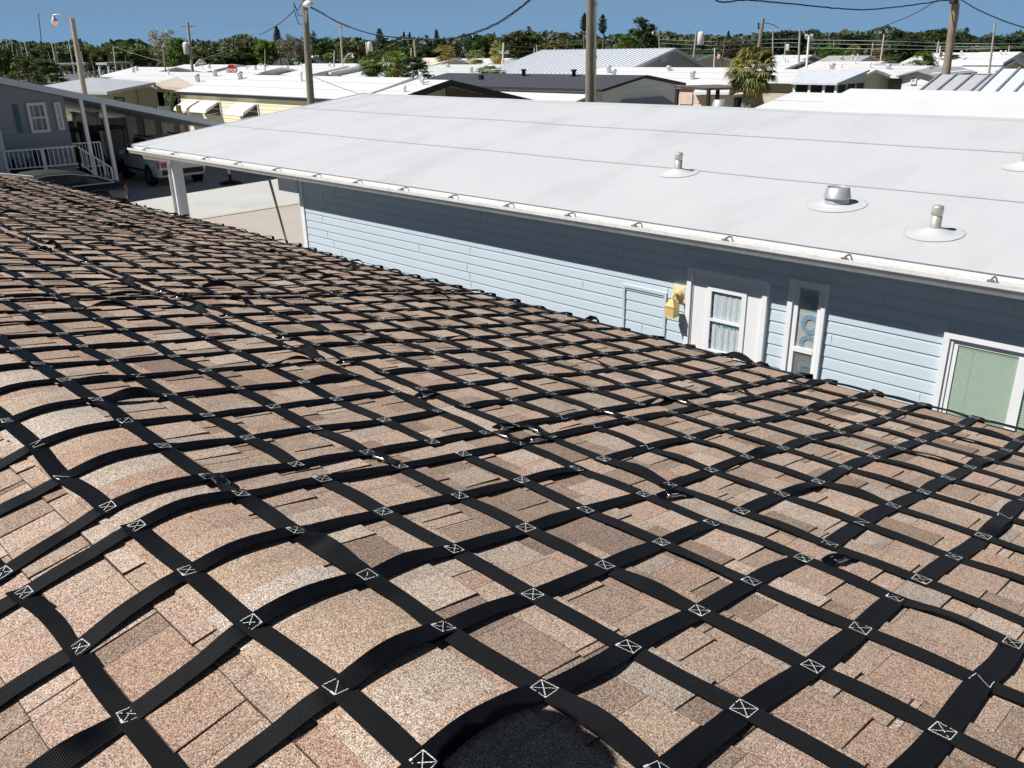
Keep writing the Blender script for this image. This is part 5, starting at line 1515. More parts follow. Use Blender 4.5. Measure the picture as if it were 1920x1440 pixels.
# ================================================================= trees: every crown is thousands of small leaf faces in clumps
rt = random.Random(77)
def leaf_obj_mesh(name, P, S, T, elong=1.0, upbias=.35, seed=1):
    """P centres (n,3), S sizes, T tones (n,3); one quad each, random orientation"""
    g = np.random.default_rng(seed)
    n = len(P)
    N_ = g.normal(size=(n, 3)); N_[:, 2] = np.abs(N_[:, 2])+upbias; N_ /= np.linalg.norm(N_, axis=1)[:, None]
    A = np.cross(N_, g.normal(size=(n, 3))); A /= np.linalg.norm(A, axis=1)[:, None]
    B = np.cross(N_, A)
    S = S[:, None]
    a = A*S*elong; b = B*S*.55
    V = np.stack([P-a, P-b*.9+a*.1, P+a, P+b], axis=1).reshape(-1, 3)
    me = bpy.data.meshes.new(name)
    me.from_pydata(V.tolist(), [], np.arange(4*n).reshape(n, 4).tolist())
    me.materials.append(LEAF)
    at = me.color_attributes.new('tone', 'FLOAT_COLOR', 'CORNER')
    C = np.ones((4*n, 4)); C[:, :3] = np.repeat(T, 4, axis=0)
    at.data.foreach_set('color', C.ravel())
    return me
def clumps(kind, seed):
    """unit crown: x, y in -.5..+.5, z in 0..1"""
    g = np.random.default_rng(seed)
    P = []; S = []; T = []
    if kind == 'broad':
        K, per, sz, rc = 120, 40, .036, .085
    elif kind == 'bush':
        K, per, sz, rc = 60, 60, .034, .105
    elif kind == 'sparse':
        K, per, sz, rc = 60, 30, .026, .075
    elif kind == 'column':
        K, per, sz, rc = 60, 40, .034, .08
    elif kind == 'casuarina':
        K, per, sz, rc = 110, 46, .034, .080
    ph0, ph1 = g.uniform(0, 6, 2)
    lob = [(g.uniform(-.27, .27), g.uniform(-.27, .27), g.uniform(.38, .76), g.uniform(.20, .31)) for _ in range(8 if kind != 'sparse' else 9)]
    for k in range(K):
        if kind == 'broad':
            d = g.normal(size=3); d /= np.linalg.norm(d); az = math.atan2(d[1], d[0])
            rr = .5*(.80+.13*math.sin(3*az+ph0)+.09*math.sin(5*az+ph1)+.10*math.sin(4*d[2]+ph1))*g.uniform(.35, 1.0)**.4
            c = np.array([d[0]*rr*.98, d[1]*rr*.98, .5+d[2]*rr*.93])
        elif kind == 'sparse':
            lx, ly, lz_, lr = lob[k % len(lob)]
            d = g.normal(size=3); d /= np.linalg.norm(d); r = lr*g.uniform(.45, 1.0)**.5
            c = np.array([lx+d[0]*r, ly+d[1]*r, lz_+d[2]*r*.85])
        elif kind == 'bush':
            a = g.uniform(0, 6.283); z = g.uniform(0, 1)**.8; r = .44*math.sqrt(max(0, 1-(z*.95)**2.2))*g.uniform(.5, 1)
            c = np.array([r*math.cos(a), r*math.sin(a), z*.93])
        elif kind == 'column':
            z = g.uniform(0, 1); w = .36*math.sin(math.pi*min(1, (z*.86+.16)))**.7*(1.05-z*.45)
            a = g.uniform(0, 6.283); r = w*g.uniform(.3, 1.1); c = np.array([r*math.cos(a), r*math.sin(a), z*.95])
        else:
            pk = [(-.22, 0, .55), (-.02, .05, 1.0), (.14, -.05, .82), (.27, .06, .72), (-.34, .05, .38), (.36, -.04, .45)][k % 6]
            t = g.uniform(0, 1); w = .20*(1-t*.62)
            a = g.uniform(0, 6.283); r = w*g.uniform(.2, 1.15); c = np.array([pk[0]*(.55+.5*t)+r*math.cos(a), pk[1]+r*math.sin(a), pk[2]*(.06+.92*t)])
        lum = g.uniform(.62, 1.35)
        n = int(per*g.uniform(.6, 1.4))
        p = c+g.normal(size=(n, 3))*rc*np.array([1, 1, .62])*.62
        P.append(p); S.append(sz*g.uniform(.6, 1.5, n)); T.append(np.ones((n, 3))*lum*g.uniform(.7, 1.3, (n, 1)))
    P = np.concatenate(P); P[:, 2] = np.clip(P[:, 2], -.02, 1.02)
    return leaf_obj_mesh(kind+'_crown', P, np.concatenate(S), np.concatenate(T), seed=seed)
CROWNS = {k: [clumps(k, 10*i+len(k)) for i in range(3)] for k in ('broad', 'bush', 'sparse', 'column', 'casuarina')}
def norfolk_mesh(seed):
    g = np.random.default_rng(seed); P = []; S = []; T = []
    for k in range(26):
        z = .04+.93*k/25; w = .46*(1-z)**.7*(.35+.65*min(1, z*6))+.03
        for j in range(7):
            a = 6.283*j/7+g.uniform(-.3, .3); L_ = w*g.uniform(.75, 1.1); m = 14
            t = g.uniform(.1, 1, m)
            p = np.stack([np.cos(a)*L_*t, np.sin(a)*L_*t, z+.02*t+g.normal(size=m)*.008], 1)
            P.append(p); S.append(np.full(m, .040)*g.uniform(.6, 1.3, m)); T.append(np.ones((m, 3))*g.uniform(.6, 1.3))
    return leaf_obj_mesh('norfolk_crown', np.concatenate(P), np.concatenate(S), np.concatenate(T), seed=seed)
CROWNS['norfolk'] = [norfolk_mesh(3), norfolk_mesh(8)]
def tall_norfolk_mesh(seed):
    """wind-trimmed old araucaria: a leaf-shaped head of upswept boughs on a bare stem"""
    g = np.random.default_rng(seed); P = []; S = []; T = []
    for k in range(46):
        z = k/45; w = .42*math.sin(math.pi*(z**.8*.93+.07))**.75
        for j in range(5):
            a = g.uniform(0, 6.283); m = 14; t = g.uniform(.15, 1, m); L_ = w*g.uniform(.7, 1.12)
            p = np.stack([np.cos(a)*L_*t, np.sin(a)*L_*t, z*.9+.10*t+g.normal(size=m)*.008], 1)
            P.append(p); S.append(np.full(m, .040)*g.uniform(.6, 1.3, m)); T.append(np.ones((m, 3))*g.uniform(.6, 1.35))
    return leaf_obj_mesh('araucaria_crown', np.concatenate(P), np.concatenate(S), np.concatenate(T), seed=seed)
CROWNS['araucaria'] = [tall_norfolk_mesh(4), tall_norfolk_mesh(9)]
def palm_mesh(seed, nf=44, droop=1.0, seg=11, name='palm_crown', dead=12):
    """fan palm head: petioles with folded, split fans; unit radius, centre at z = 0"""
    g = random.Random(seed)
    mb = MB()
    for k in range(nf+dead):
        isd = k >= nf
        az = g.uniform(0, 6.283); el = g.uniform(-.9, 1.35) if not isd else g.uniform(-1.45, -.9)
        d = Vector((math.cos(az)*math.cos(el), math.sin(az)*math.cos(el), math.sin(el)))
        L_ = g.uniform(.42, .58) if not isd else g.uniform(.35, .5)
        base = Vector((0, 0, 0)); hub = d*L_+Vector((0, 0, -.06*L_*droop))
        col = (g.uniform(.9, 1.25),)*3 if not isd else (2.4, 1.25, 1.0)
        if not isd and g.random() < .18: col = (1.9, 1.5, .8)
        sd = d.cross(Vector((0, 0, 1)))
        sd = sd.normalized() if sd.length > .05 else Vector((1, 0, 0))
        nn = sd.cross(d).normalized()
        mb.quad(base-sd*.008, hub-sd*.005, hub+sd*.005, base+sd*.008, 0, col=col)
        for s in range(seg):
            a = (s/(seg-1)-.5)*3.3
            bd = (d*math.cos(a)+sd*math.sin(a)).normalized()
            ln = g.uniform(.34, .47)*(1-.25*abs(a)/1.65)
            m1 = hub+bd*ln*.6+nn*.03*math.cos(a); tip = hub+bd*ln+Vector((0, 0, -.16*droop*g.uniform(.4, 1.4)))
            w = bd.cross(nn).normalized()*.030
            c = tuple(x*g.uniform(.75, 1.2) for x in col)
            mb.quad(hub, m1-w, tip, m1+w, 0, col=c)
    me_o = mb.build(name, LEAF); me = me_o.data; bpy.data.objects.remove(me_o); return me
CROWNS['palm'] = [palm_mesh(1), palm_mesh(2), palm_mesh(3)]
def trunk_mesh(seed, kind):
    g = random.Random(seed); mb = MB()
    pts = [Vector((.0, 0, 0)), Vector((g.uniform(-.02, .02), g.uniform(-.02, .02), .35)), Vector((g.uniform(-.05, .05), g.uniform(-.05, .05), .7)), Vector((g.uniform(-.06, .06), 0, 1.0))]
    mb.tube(pts, [.05, .036, .024, .008], 9)
    if kind == 'limbs':
        for k in range(7):
            t = g.uniform(.32, .85); p = pts[1].lerp(pts[2], min(1, max(0, (t-.35)/.35))) if t < .7 else pts[2].lerp(pts[3], (t-.7)/.3)
            a = 6.283*k/7+g.uniform(-.4, .4); L_ = g.uniform(.16, .34)
            q = p+Vector((math.cos(a)*L_*.6, math.sin(a)*L_*.6, L_*.45)); e = q+Vector((math.cos(a)*L_*.5, math.sin(a)*L_*.5, L_*.55))
            mb.tube([p, q, e], [.016, .010, .003], 6)
    o = mb.build('trunk', BARK); me = o.data; bpy.data.objects.remove(o); return me
TRUNKS = {'limbs': [trunk_mesh(s, 'limbs') for s in (1, 2)], 'pole': [trunk_mesh(s, 'pole') for s in (5, 6)]}
cnt = 0
def tree(name, label, xl, xr, yt, yb, dist, kind, tint, group='trees beyond the white roofs', ground=True, cat='tree', trunk='limbs', bark=None, trw=1.0):
    """a tree whose crown spans the sight lines xl..xr and yt..yb at the given distance"""
    global cnt; cnt += 1
    xc = (xl+xr)/2
    top = onD(xc, yt, dist); bot = onD(xc, yb, dist)
    w = (xr-xl)/FPX*dist*1.02
    root = thing(name, (top.x, top.y, GZ), label, cat, group)
    g = random.Random(cnt)
    me = CROWNS[kind][cnt % len(CROWNS[kind])]
    c = bpy.data.objects.new('crown', me); COL.objects.link(c); c.parent = root
    H = top.z-bot.z
    if kind == 'palm':
        c.location = (0, 0, (top.z+bot.z)/2-GZ); c.scale = (w/2, w/2, H/2)
    else:
        c.location = (0, 0, bot.z-GZ); c.scale = (w, w*.9, H)
    c.rotation_euler = (0, 0, g.uniform(0, 6.28)); c.color = (tint[0]*1.5, tint[1]*1.55, tint[2]*1.4, 1)
    th = (c.location.z if kind == 'palm' else bot.z-GZ+H*.82)
    if th > .3:
        t = bpy.data.objects.new('trunk', TRUNKS['pole' if kind in ('palm', 'norfolk', 'araucaria') else trunk][cnt % 2]); COL.objects.link(t); t.parent = root
        r = (3.2 if kind == 'palm' else 1.0)
        sx = max(th*.55, w*.35)*trw if kind not in ('palm', 'norfolk', 'araucaria') else 4.5*trw
        t.scale = (sx, sx, th)
    return root
DKG = (.050, .074, .026); MID = (.078, .105, .034); OLV = (.115, .115, .052); BRT = (.10, .17, .03); GRY = (.19, .172, .135); YGR = (.18, .18, .03)
CAS = (.028, .046, .026); RED = (.20, .075, .045); PAL = (.10, .125, .04); PALY = (.16, .135, .045); BLU = (.048, .076, .052)
T_ = [
 ('broad_tree', 'dark mangrove clump at the left edge above the grey carport roof', -45, 30, 84, 158, 95, 'bush', DKG),
 ('broad_tree', 'mangrove clump below the leftmost pale masts', 14, 70, 104, 160, 90, 'bush', MID),
 ('broad_tree', 'mangrove clump dotted with white boats below the tall black mast', 52, 108, 110, 160, 88, 'bush', DKG),
 ('broad_tree', 'rounded tree behind the leftmost pale masts', -20, 26, 76, 120, 190, 'broad', MID),
 ('broad_tree', 'low dark tree between the two groups of pale masts', 22, 70, 86, 122, 200, 'broad', DKG),
 ('broad_tree', 'domed tree behind the tall black mast', 70, 118, 76, 126, 195, 'broad', MID),
 ('broad_tree', 'brownish tree behind the pale masts beside the lamp pole', 96, 134, 84, 126, 185, 'broad', OLV),
 ('broad_tree', 'dark tree right behind the wooden lamp pole', 126, 160, 82, 124, 185, 'broad', DKG),
 ('palm_tree', 'slim palm just right of the wooden lamp pole', 156, 178, 80, 98, 170, 'palm', PAL),
 ('palm_tree', 'palm with hanging fronds left of the dock sign', 186, 206, 82, 100, 172, 'palm', PAL),
 ('broad_tree', 'dark tree behind the dock and its shelter', 164, 216, 86, 126, 190, 'broad', MID),
 ('palm_tree', 'palm crown on the skyline left of the tall grey tree', 216, 240, 76, 96, 176, 'palm', DKG),
 ('broad_tree', 'green tree on the skyline left of the tall grey tree', 206, 276, 82, 130, 185, 'broad', MID),
 ('sparse_tree', 'tall thin grey tree with bare upper twigs', 274, 330, 46, 128, 150, 'sparse', GRY),
 ('sparse_tree', 'lower grey tree with hanging moss beside the tall bare one', 278, 322, 84, 132, 146, 'sparse', (.16, .15, .12)),
 ('broad_tree', 'rich green tree left of the transformer pole with white can', 306, 352, 70, 124, 140, 'bush', (.055, .10, .022)),
 ('broad_tree', 'olive tree behind the transformer pole with white can', 338, 398, 82, 134, 150, 'broad', OLV),
 ('pine_tree', 'small pointed tree left of the great dome shaped oak', 372, 388, 76, 100, 165, 'norfolk', OLV),
 ('broad_tree', 'bright rounded tree left of the great dome shaped oak', 392, 416, 80, 106, 150, 'bush', (.045, .085, .016)),
 ('broad_tree', 'great dome shaped oak right of the transformer pole', 408, 500, 56, 136, 145, 'broad', (.085, .088, .046)),
 ('broad_tree', 'dark skirt of branches under the great dome shaped oak', 396, 480, 94, 136, 140, 'broad', DKG),
 ('broad_tree', 'bright green tree right of the great dome shaped oak', 470, 520, 72, 124, 138, 'broad', (.055, .105, .016)),
 ('pine_tree', 'dark pointed conifer above the terracotta roof', 506, 530, 49, 86, 150, 'norfolk', CAS),
 ('sparse_tree', 'grey mossy tree left of the lamp topped pole', 512, 560, 62, 122, 132, 'sparse', GRY),
 ('sparse_tree', 'second grey mossy tree against the lamp topped pole', 540, 584, 66, 128, 128, 'sparse', (.15, .135, .10)),
 ('broad_tree', 'dark low tree under the mossy grey trees', 545, 592, 102, 136, 120, 'bush', DKG),
 ('sparse_tree', 'spindly dark tree right behind the lamp topped pole', 574, 594, 56, 92, 150, 'sparse', CAS),
 ('broad_tree', 'broad dark green tree right of the lamp topped pole', 584, 632, 68, 116, 150, 'broad', DKG),
 ('palm_tree', 'low fan palm left of the crossarm pole', 600, 632, 94, 118, 120, 'palm', PAL),
 ('broad_tree', 'olive green tree behind the crossarm pole', 628, 672, 72, 122, 140, 'broad', OLV),
 ('palm_tree', 'fan palm under the curved street lamp', 638, 668, 98, 124, 115, 'palm', PAL),
 ('broad_tree', 'small rounded dark tree left of the red brown one', 660, 684, 76, 100, 160, 'broad', DKG),
 ('broad_tree', 'red brown tree left of the white transformer can', 672, 692, 88, 114, 140, 'bush', RED),
 ('pine_tree', 'tall dark pine above the fan palm clump', 694, 728, 54, 104, 150, 'norfolk', BLU),
 ('broad_tree', 'wide dark tree spreading right of the tall dark pine', 688, 748, 78, 120, 150, 'broad', MID),
 ('pine_tree', 'left of two slender dark conifers in line with the sagging cable', 748, 766, 60, 110, 170, 'norfolk', CAS),
 ('pine_tree', 'right of two slender dark conifers in line with the sagging cable', 762, 774, 60, 96, 172, 'norfolk', CAS),
 ('broad_tree', 'dark tree filling in behind the two slender conifers', 742, 802, 80, 118, 165, 'broad', DKG),
 ('broad_tree', 'bluish dark tree at the lowest dip of the sagging cable', 788, 812, 66, 106, 160, 'casuarina', CAS),
 ('pine_tree', 'stout dark pine right of the lowest dip of the sagging cable', 806, 830, 56, 104, 160, 'norfolk', BLU),
 ('broad_tree', 'green tree with bright patch below the stout dark pine', 776, 830, 84, 116, 150, 'broad', (.045, .075, .018)),
 ('palm_tree', 'fan palm with a clear brown trunk before the beige roof', 806, 860, 78, 118, 100, 'palm', PALY),
 ('broad_tree', 'small dark tree on the skyline right of the clear trunked palm', 866, 886, 69, 92, 170, 'broad', BLU),
 ('broad_tree', 'wide green tree behind the dense palm hedge', 880, 934, 64, 110, 150, 'broad', (.038, .068, .018)),
 ('palm_tree', 'dense green palms right of the beige roof', 866, 916, 88, 124, 95, 'palm', (.085, .105, .035)),
 ('palm_tree', 'tall golden brown palm beside the short white pole', 914, 950, 66, 128, 90, 'palm', PALY),
 ('palm_tree', 'low palms poking up behind the charcoal shingle roof', 886, 950, 118, 146, 70, 'palm', (.07, .085, .03)),
 ('broad_tree', 'spreading feathery tree left of the ribbed metal roof', 940, 1018, 52, 112, 125, 'broad', (.080, .082, .032)),
 ('broad_tree', 'dark peak behind the spreading feathery tree', 978, 1006, 50, 80, 140, 'casuarina', BLU),
 ('broad_tree', 'yellow olive tree on the skyline above the little flag', 1018, 1062, 74, 104, 150, 'broad', (.10, .098, .028)),
 ('palm_tree', 'dark palm head on the skyline above the little flag', 1042, 1062, 70, 84, 160, 'palm', DKG),
 ('broad_tree', 'dark tree left of the big near pole', 1056, 1100, 74, 104, 155, 'broad', DKG),
 ('araucaria_tree', 'slim tall conifer just left of the big near pole', 1086, 1106, 24, 60, 150, 'araucaria', (.032, .042, .026)),
 ('araucaria_tree', 'slim tall conifer just right of the big near pole', 1119, 1142, 26, 64, 145, 'araucaria', (.026, .040, .022)),
 ('broad_tree', 'brown dark tree under the right slim conifer', 1110, 1140, 74, 102, 160, 'broad', OLV),
 ('casuarina_tree', 'huge dark ragged tree towering above the ribbed metal roof', 1160, 1240, 27, 92, 150, 'casuarina', CAS),
 ('broad_tree', 'bright green dome in front of the huge dark ragged tree', 1150, 1206, 66, 100, 140, 'bush', (.055, .105, .018)),
 ('broad_tree', 'dark tree between the ribbed roof and the transformer pole', 1236, 1278, 74, 104, 165, 'broad', DKG),
 ('broad_tree', 'dark tree right behind the leaning transformer pole', 1274, 1332, 74, 108, 165, 'broad', (.045, .062, .032)),
 ('pine_tree', 'small pointed conifer left of the cabbage palm', 1358, 1374, 58, 82, 160, 'norfolk', BLU),
 ('sparse_tree', 'brownish tree behind the flag and cabbage palm', 1344, 1412, 68, 112, 145, 'broad', (.11, .10, .055)),
 ('broad_tree', 'low green trees behind the tan gabled house', 1262, 1352, 92, 112, 150, 'broad', MID),
 ('broad_tree', 'broad dark tree right of the cabbage palm', 1426, 1522, 53, 108, 160, 'broad', (.040, .058, .032)),
 ('pine_tree', 'feathery pine behind the white mast', 1518, 1548, 56, 96, 155, 'norfolk', BLU),
 ('broad_tree', 'dark rounded tree where the steep cable meets the skyline', 1560, 1634, 58, 104, 165, 'broad', (.044, .060, .034)),
 ('broad_tree', 'clipped bright green bush on its own behind the white rake boards', 1536, 1584, 87, 112, 120, 'bush', (.065, .115, .018)),
 ('broad_tree', 'smaller bright bush left of the white mast', 1470, 1498, 94, 108, 125, 'bush', (.055, .095, .02)),
 ('palm_tree', 'small shaggy palm right of the clipped green bush', 1586, 1618, 78, 112, 105, 'palm', PAL),
 ('palm_tree', 'dry brown palm beside the plain leaning pole', 1632, 1662, 84, 114, 100, 'palm', (.13, .10, .05)),
 ('palm_tree', 'grey green palm at the foot of the dark pines', 1656, 1692, 98, 122, 90, 'palm', (.085, .09, .045)),
 ('casuarina_tree', 'left mass of tall dark pines behind the flag with a red cross', 1652, 1716, 50, 118, 125, 'casuarina', (.034, .056, .026)),
 ('broad_tree', 'dark pine filling the left pine mass low down', 1664, 1740, 66, 120, 120, 'broad', (.034, .056, .026)),
 ('broad_tree', 'brown tipped tree between the two dark pine masses', 1704, 1732, 60, 104, 130, 'broad', (.06, .055, .035)),
 ('casuarina_tree', 'right mass of tall dark pines behind the big leaning pole', 1732, 1808, 46, 120, 122, 'broad', (.036, .064, .024)),
 ('broad_tree', 'dark lower boughs of the right pine mass', 1744, 1810, 78, 122, 118, 'broad', (.032, .054, .024)),
 ('casuarina_tree', 'separate dark pine right of the big leaning pole', 1800, 1830, 53, 102, 140, 'casuarina', (.030, .042, .026)),
 ('broad_tree', 'yellow green dome bush left of the flag with a red cross', 1710, 1758, 96, 128, 85, 'bush', (.10, .115, .02)),
 ('broad_tree', 'dull bush right of the flag with a red cross', 1766, 1806, 102, 122, 92, 'bush', (.055, .065, .035)),
 ('broad_tree', 'small bush on the worn grey roof line at right', 1812, 1834, 109, 119, 100, 'bush', MID),
 ('broad_tree', 'small blue grey tree left of the slim right hand pole', 1832, 1852, 68, 88, 190, 'broad', BLU),
 ('broad_tree', 'blue grey tree behind the slim right hand pole', 1850, 1880, 64, 88, 185, 'broad', BLU),
 ('broad_tree', 'blue grey tree near the right edge of the skyline', 1884, 1916, 67, 88, 190, 'broad', BLU),
 ('broad_tree', 'low scrub below the blue grey trees at right', 1804, 1872, 84, 104, 150, 'broad', OLV),
 ('broad_tree', 'green scrub at the far right edge', 1866, 1936, 84, 106, 150, 'broad', MID),
 ('fan_palm_clump', 'left part of the fan palm clump behind the yellow house roof', 660, 726, 90, 150, 62, 'palm', (.075, .11, .03)),
 ('fan_palm_clump', 'middle part of the fan palm clump behind the yellow house roof', 700, 772, 82, 150, 60, 'palm', (.075, .115, .03)),
 ('sea_grape_bush', 'dark round leaved bush at the right end of the fan palm clump', 744, 806, 106, 150, 58, 'bush', (.030, .050, .020)),
 ('broad_tree', 'green filler shrub inside the fan palm clump', 672, 776, 98, 150, 63, 'bush', (.07, .105, .032)),
]
for a in T_: tree(*a)
# far-off woods along the horizon: one mass
g = np.random.default_rng(5)
P = []; S = []; T = []
for row, (d, yt) in enumerate(((235, 88), (270, 84), (320, 80))):
    n = 8200
    xs = g.uniform(-260, 2180, n)
    prof = np.interp(xs, np.linspace(-260, 2180, 90), g.uniform(-5, 6, 90))+2*np.sin(xs*.03+row)
    for i in range(n):
        ztop = np.interp(xs[i], (-300, 1000, 1250, 1640, 1790, 1830, 2200), (1.1, 1.0, .3, .2, .3, -1.6, -1.6))+row*.55+prof[i]*.22*(1+.2*row)
        f = 1-g.uniform(0, 1)**1.7
        p = onD(xs[i], 90, d+g.uniform(-6, 6)); P.append((p.x, p.y, GZ+(ztop-GZ)*f))
        S.append(g.uniform(.5, 1.3)); l = g.uniform(.6, 1.35); T.append((l, l*g.uniform(.95, 1.05), l*.95))
me = leaf_obj_mesh('distant_woods', np.array(P), np.array(S), np.array(T), seed=4)
ow = bpy.data.objects.new('distant_woods', me); COL.objects.link(ow); ow.color = (.085, .108, .052, 1)
tag(ow, 'dark belt of woods far off along the whole horizon', 'woods', kind='stuff')

# the near cabbage palm
def cabbage_palm():
    d = 38.0
    c = onD(1411, 131, d); b = onD(1398, 186, d)
    root = thing('cabbage_palm', (b.x, b.y, GZ), 'large cabbage palm with a shaggy brown skirt standing before the peach house', 'palm')
    R_ = 56/FPX*d
    for (nm, sd, nf, dead, sc, tint, dz) in (('crown', 21, 95, 0, R_, (.15, .175, .055), 0), ('dead_skirt', 31, 0, 46, R_*.72, (.10, .072, .050), -.1)):
        me = palm_mesh(sd, nf, 1.1, 15, nm, dead)
        o = bpy.data.objects.new(nm, me); COL.objects.link(o); o.parent = root; o.location = Vector((c.x, c.y, c.z+dz))-Vector(root['_w']); o.scale = (sc, sc, sc*.92); o.color = (*tint, 1)
    mb = MB(); rr = random.Random(3)
    n = 22; pts = []; rad = []
    for k in range(n+1):
        t = k/n; pts.append(Vector((b.x+(c.x-b.x)*t**1.5, b.y+(c.y-b.y)*t**1.5, GZ+(c.z-GZ)*t))); rad.append(.22+.05*(k % 2)+rr.uniform(-.02, .02))
    mb.tube(pts, rad, 10, smooth=False); mb.build('trunk', PALEBARK, root)
cabbage_palm()
# climbing plant beside the beige house
tree('climbing_plant', 'green climbing plant on a stake by the screened room at left', 306, 328, 168, 206, 55, 'sparse', (.09, .13, .05), group=None, cat='plant')

# ================================================================= poles, lamps, wires
def pole(label, pt, pb, dist, r, m, top=None, group='poles of the neighbourhood', name='utility_pole', cat='pole', crossarm=None, can=None, lamp=None, conduit=False, cap=True):
    if dist > 60: r *= .66
    a = onD(pb[0], pb[1], dist); b = onD(pt[0], pt[1], dist)
    sl_ = (b-a)/max(b.z-a.z, .01)
    base = a+sl_*(GZ-a.z)
    root = thing(name, base, label, cat, group)
    mb = MB(); n = 6
    mb.tube([base.lerp(b, k/n) for k in range(n+1)], [r*(1.12-.30*k/n) for k in range(n+1)], 10); mb.build('shaft', m, root)
    side = Vector((math.cos(YAW), math.sin(YAW), 0))
    if crossarm:
        w, dz = crossarm; mb = MB(); mb.bar(b-side*w+Vector((0, 0, -dz)), b+side*w+Vector((0, 0, -dz)), .07 if w > .3 else .03, .09 if w > .3 else .04); mb.build('crossarm', m, root)
        for f in (-.92, -.5, .55, .92):
            mb = MB(); mb.lathe(b+side*w*f+Vector((0, 0, -dz+.07)), [(.025, 0), (.04, .05), (.03, .10), (.035, .13), (.01, .15)], 8); mb.build('insulator', WHITEOLD, root)
    if can:
        sgn, dz, s = can; c = b+side*(sgn*(r+.30*s))+Vector((0, 0, -dz))
        mb = MB(); mb.lathe(c, [(.24*s, 0), (.28*s, .05*s), (.28*s, .85*s), (.22*s, .95*s), (.05*s, 1.0*s)], 14); mb.build('transformer_can', mat('transformer_grey', (.72, .73, .74), .4) if 'transformer_grey' not in bpy.data.materials else bpy.data.materials['transformer_grey'], root)
    if lamp:
        sgn, L_, hgt, lit = lamp
        mb = MB(); pts = [b+Vector((0, 0, -.25))+side*(sgn*L_*t)+Vector((0, 0, hgt*math.sin(t*math.pi*.62))) for t in (0, .2, .4, .6, .8, 1)]
        mb.tube(pts, .035 if L_ > 1 else .03, 8); mb.build('lamp_arm', GALV, root)
        e = pts[-1]
        mb = MB(); mb.lathe(e+Vector((0, 0, -.22)), [(.13, 0), (.125, .04), (.07, .12), (.04, .20), (.02, .26)], 14); h = mb.build('lamp_head', GALV, root)
        mb = MB(); mb.lathe(e+Vector((0, 0, -.40)), [(.04, 0), (.10, .04), (.13, .11), (.125, .18)], 14); mb.build('lamp_bowl', emit('lit_orange_bowl', (.85, .42, .32), .35) if lit else WHITE, h)
    if conduit:
        mb = MB(); o = side*(r*1.28)
        mb.tube([base+o*1.1, b+o*.95], .055, 10)
        mb.build('conduit', CREAM, root)
        for f in (.55, .78):
            p = base.lerp(b, f); mb = MB(); mb.lathe(p+o*1.02+Vector((0, 0, -.05)), [(.075, 0), (.075, .09)], 10); mb.build('conduit_strap', GALV, root)
    root['_top'] = tuple(b)
    return root
tops = {}
tops['lamp'] = pole('tan wooden pole with a curved arm and lit reddish lamp above the grey carport', (135, 34), (158, 172), 44, .125, TANPOLE, lamp=(-1, .78, .40, True), name='street_lamp', cat='street lamp')
tops['can1'] = pole('grey pole with crossarm and white transformer can by the barn shed', (352, 42), (361, 133), 95, .22, GREYPOLE, crossarm=(.75, .35), can=(-1, 2.9, 1.15))
tops['near1'] = pole('tall weathered pole topped by a white lamp head behind the white ridge', (570, -6), (583, 190), 40, .155, WOODPOLE)
tops['x2'] = pole('grey pole with a light crossarm behind the olive tree', (638, 46), (643, 135), 105, .16, GREYPOLE, crossarm=(.65, .25))
tops['sl2'] = pole('white curved street lamp low before the fan palms', (643, 112), (643, 132), 100, .06, GALV, lamp=(1, 1.1, .9, False), name='street_lamp', cat='street lamp')
tops['can2'] = pole('short white pole with a transformer can left of the fan palm clump', (686, 78), (691, 117), 92, .13, WHITEOLD, can=(1, .9, .9))
tops['p3'] = pole('tan pole right of the two slender dark conifers', (776, 73), (780, 124), 90, .15, TANPOLE, crossarm=(1.2, .02))
tops['p3b'] = pole('short tan pole beside the pole at the cable dip', (771, 90), (771, 120), 95, .12, TANPOLE)
tops['p4'] = pole('short white pole beside the golden brown palm', (944, 80), (942, 122), 85, .12, WHITEOLD, crossarm=(.45, .9))
tops['p5'] = pole('thin white pole left of the twin pole under the spreading tree', (1002, 90), (1001, 112), 120, .11, WHITEOLD)
tops['p5b'] = pole('thin white twin pole under the spreading tree', (1006, 84), (1007, 112), 122, .11, WHITEOLD)
tops['p6'] = pole('thin dark pole left of the little flag', (1022, 91), (1021, 118), 118, .09, GREYPOLE)
tops['near2'] = pole('big near wooden pole with a tan conduit running up its side', (1107.5, -90), (1104.5, 199), 33, .150, WOODPOLE, conduit=True)
tops['p7'] = pole('dark pole carrying a white lamp at the right of the huge ragged tree', (1236, 58), (1236, 92), 120, .11, GREYPOLE, lamp=(-1, .8, .25, False))
tops['can3'] = pole('leaning pole with a white transformer can left of the flag', (1306, 57), (1299, 122), 92, .15, GREYPOLE, can=(1, 1.3, 1.2))
tops['p8'] = pole('dark lower pole leaning beside the flag with stripes', (1361, 70), (1352, 126), 88, .12, BARK)
tops['p9'] = pole('thick mossy pole with bunched wires above the cabbage palm', (1431, 35), (1424, 82), 62, .20, WOODPOLE)
tops['p10'] = pole('pale pole right of the cabbage palm crown', (1449, 58), (1449, 96), 110, .13, GREYPOLE, crossarm=(.5, .1))
tops['p11'] = pole('pale pole right of the broad dark tree', (1500, 54), (1497, 128), 95, .16, GREYPOLE)
tops['p11b'] = pole('short pole with a small white can under the broad dark tree', (1473, 79), (1471, 106), 110, .12, GREYPOLE, can=(1, .9, .7))
tops['mast'] = pole('slim white mast with a little cross top before the screened porch', (1517, 66), (1508, 176), 56, .065, WHITE, crossarm=(.22, .15), name='mast_pole')
tops['p12'] = pole('plain pale pole leaning right beside the dry brown palm', (1658, 64), (1651, 116), 88, .13, TANPOLE)
tops['p13'] = pole('short pole left of the plain pale leaning pole', (1637, 80), (1634, 106), 100, .11, GREYPOLE)
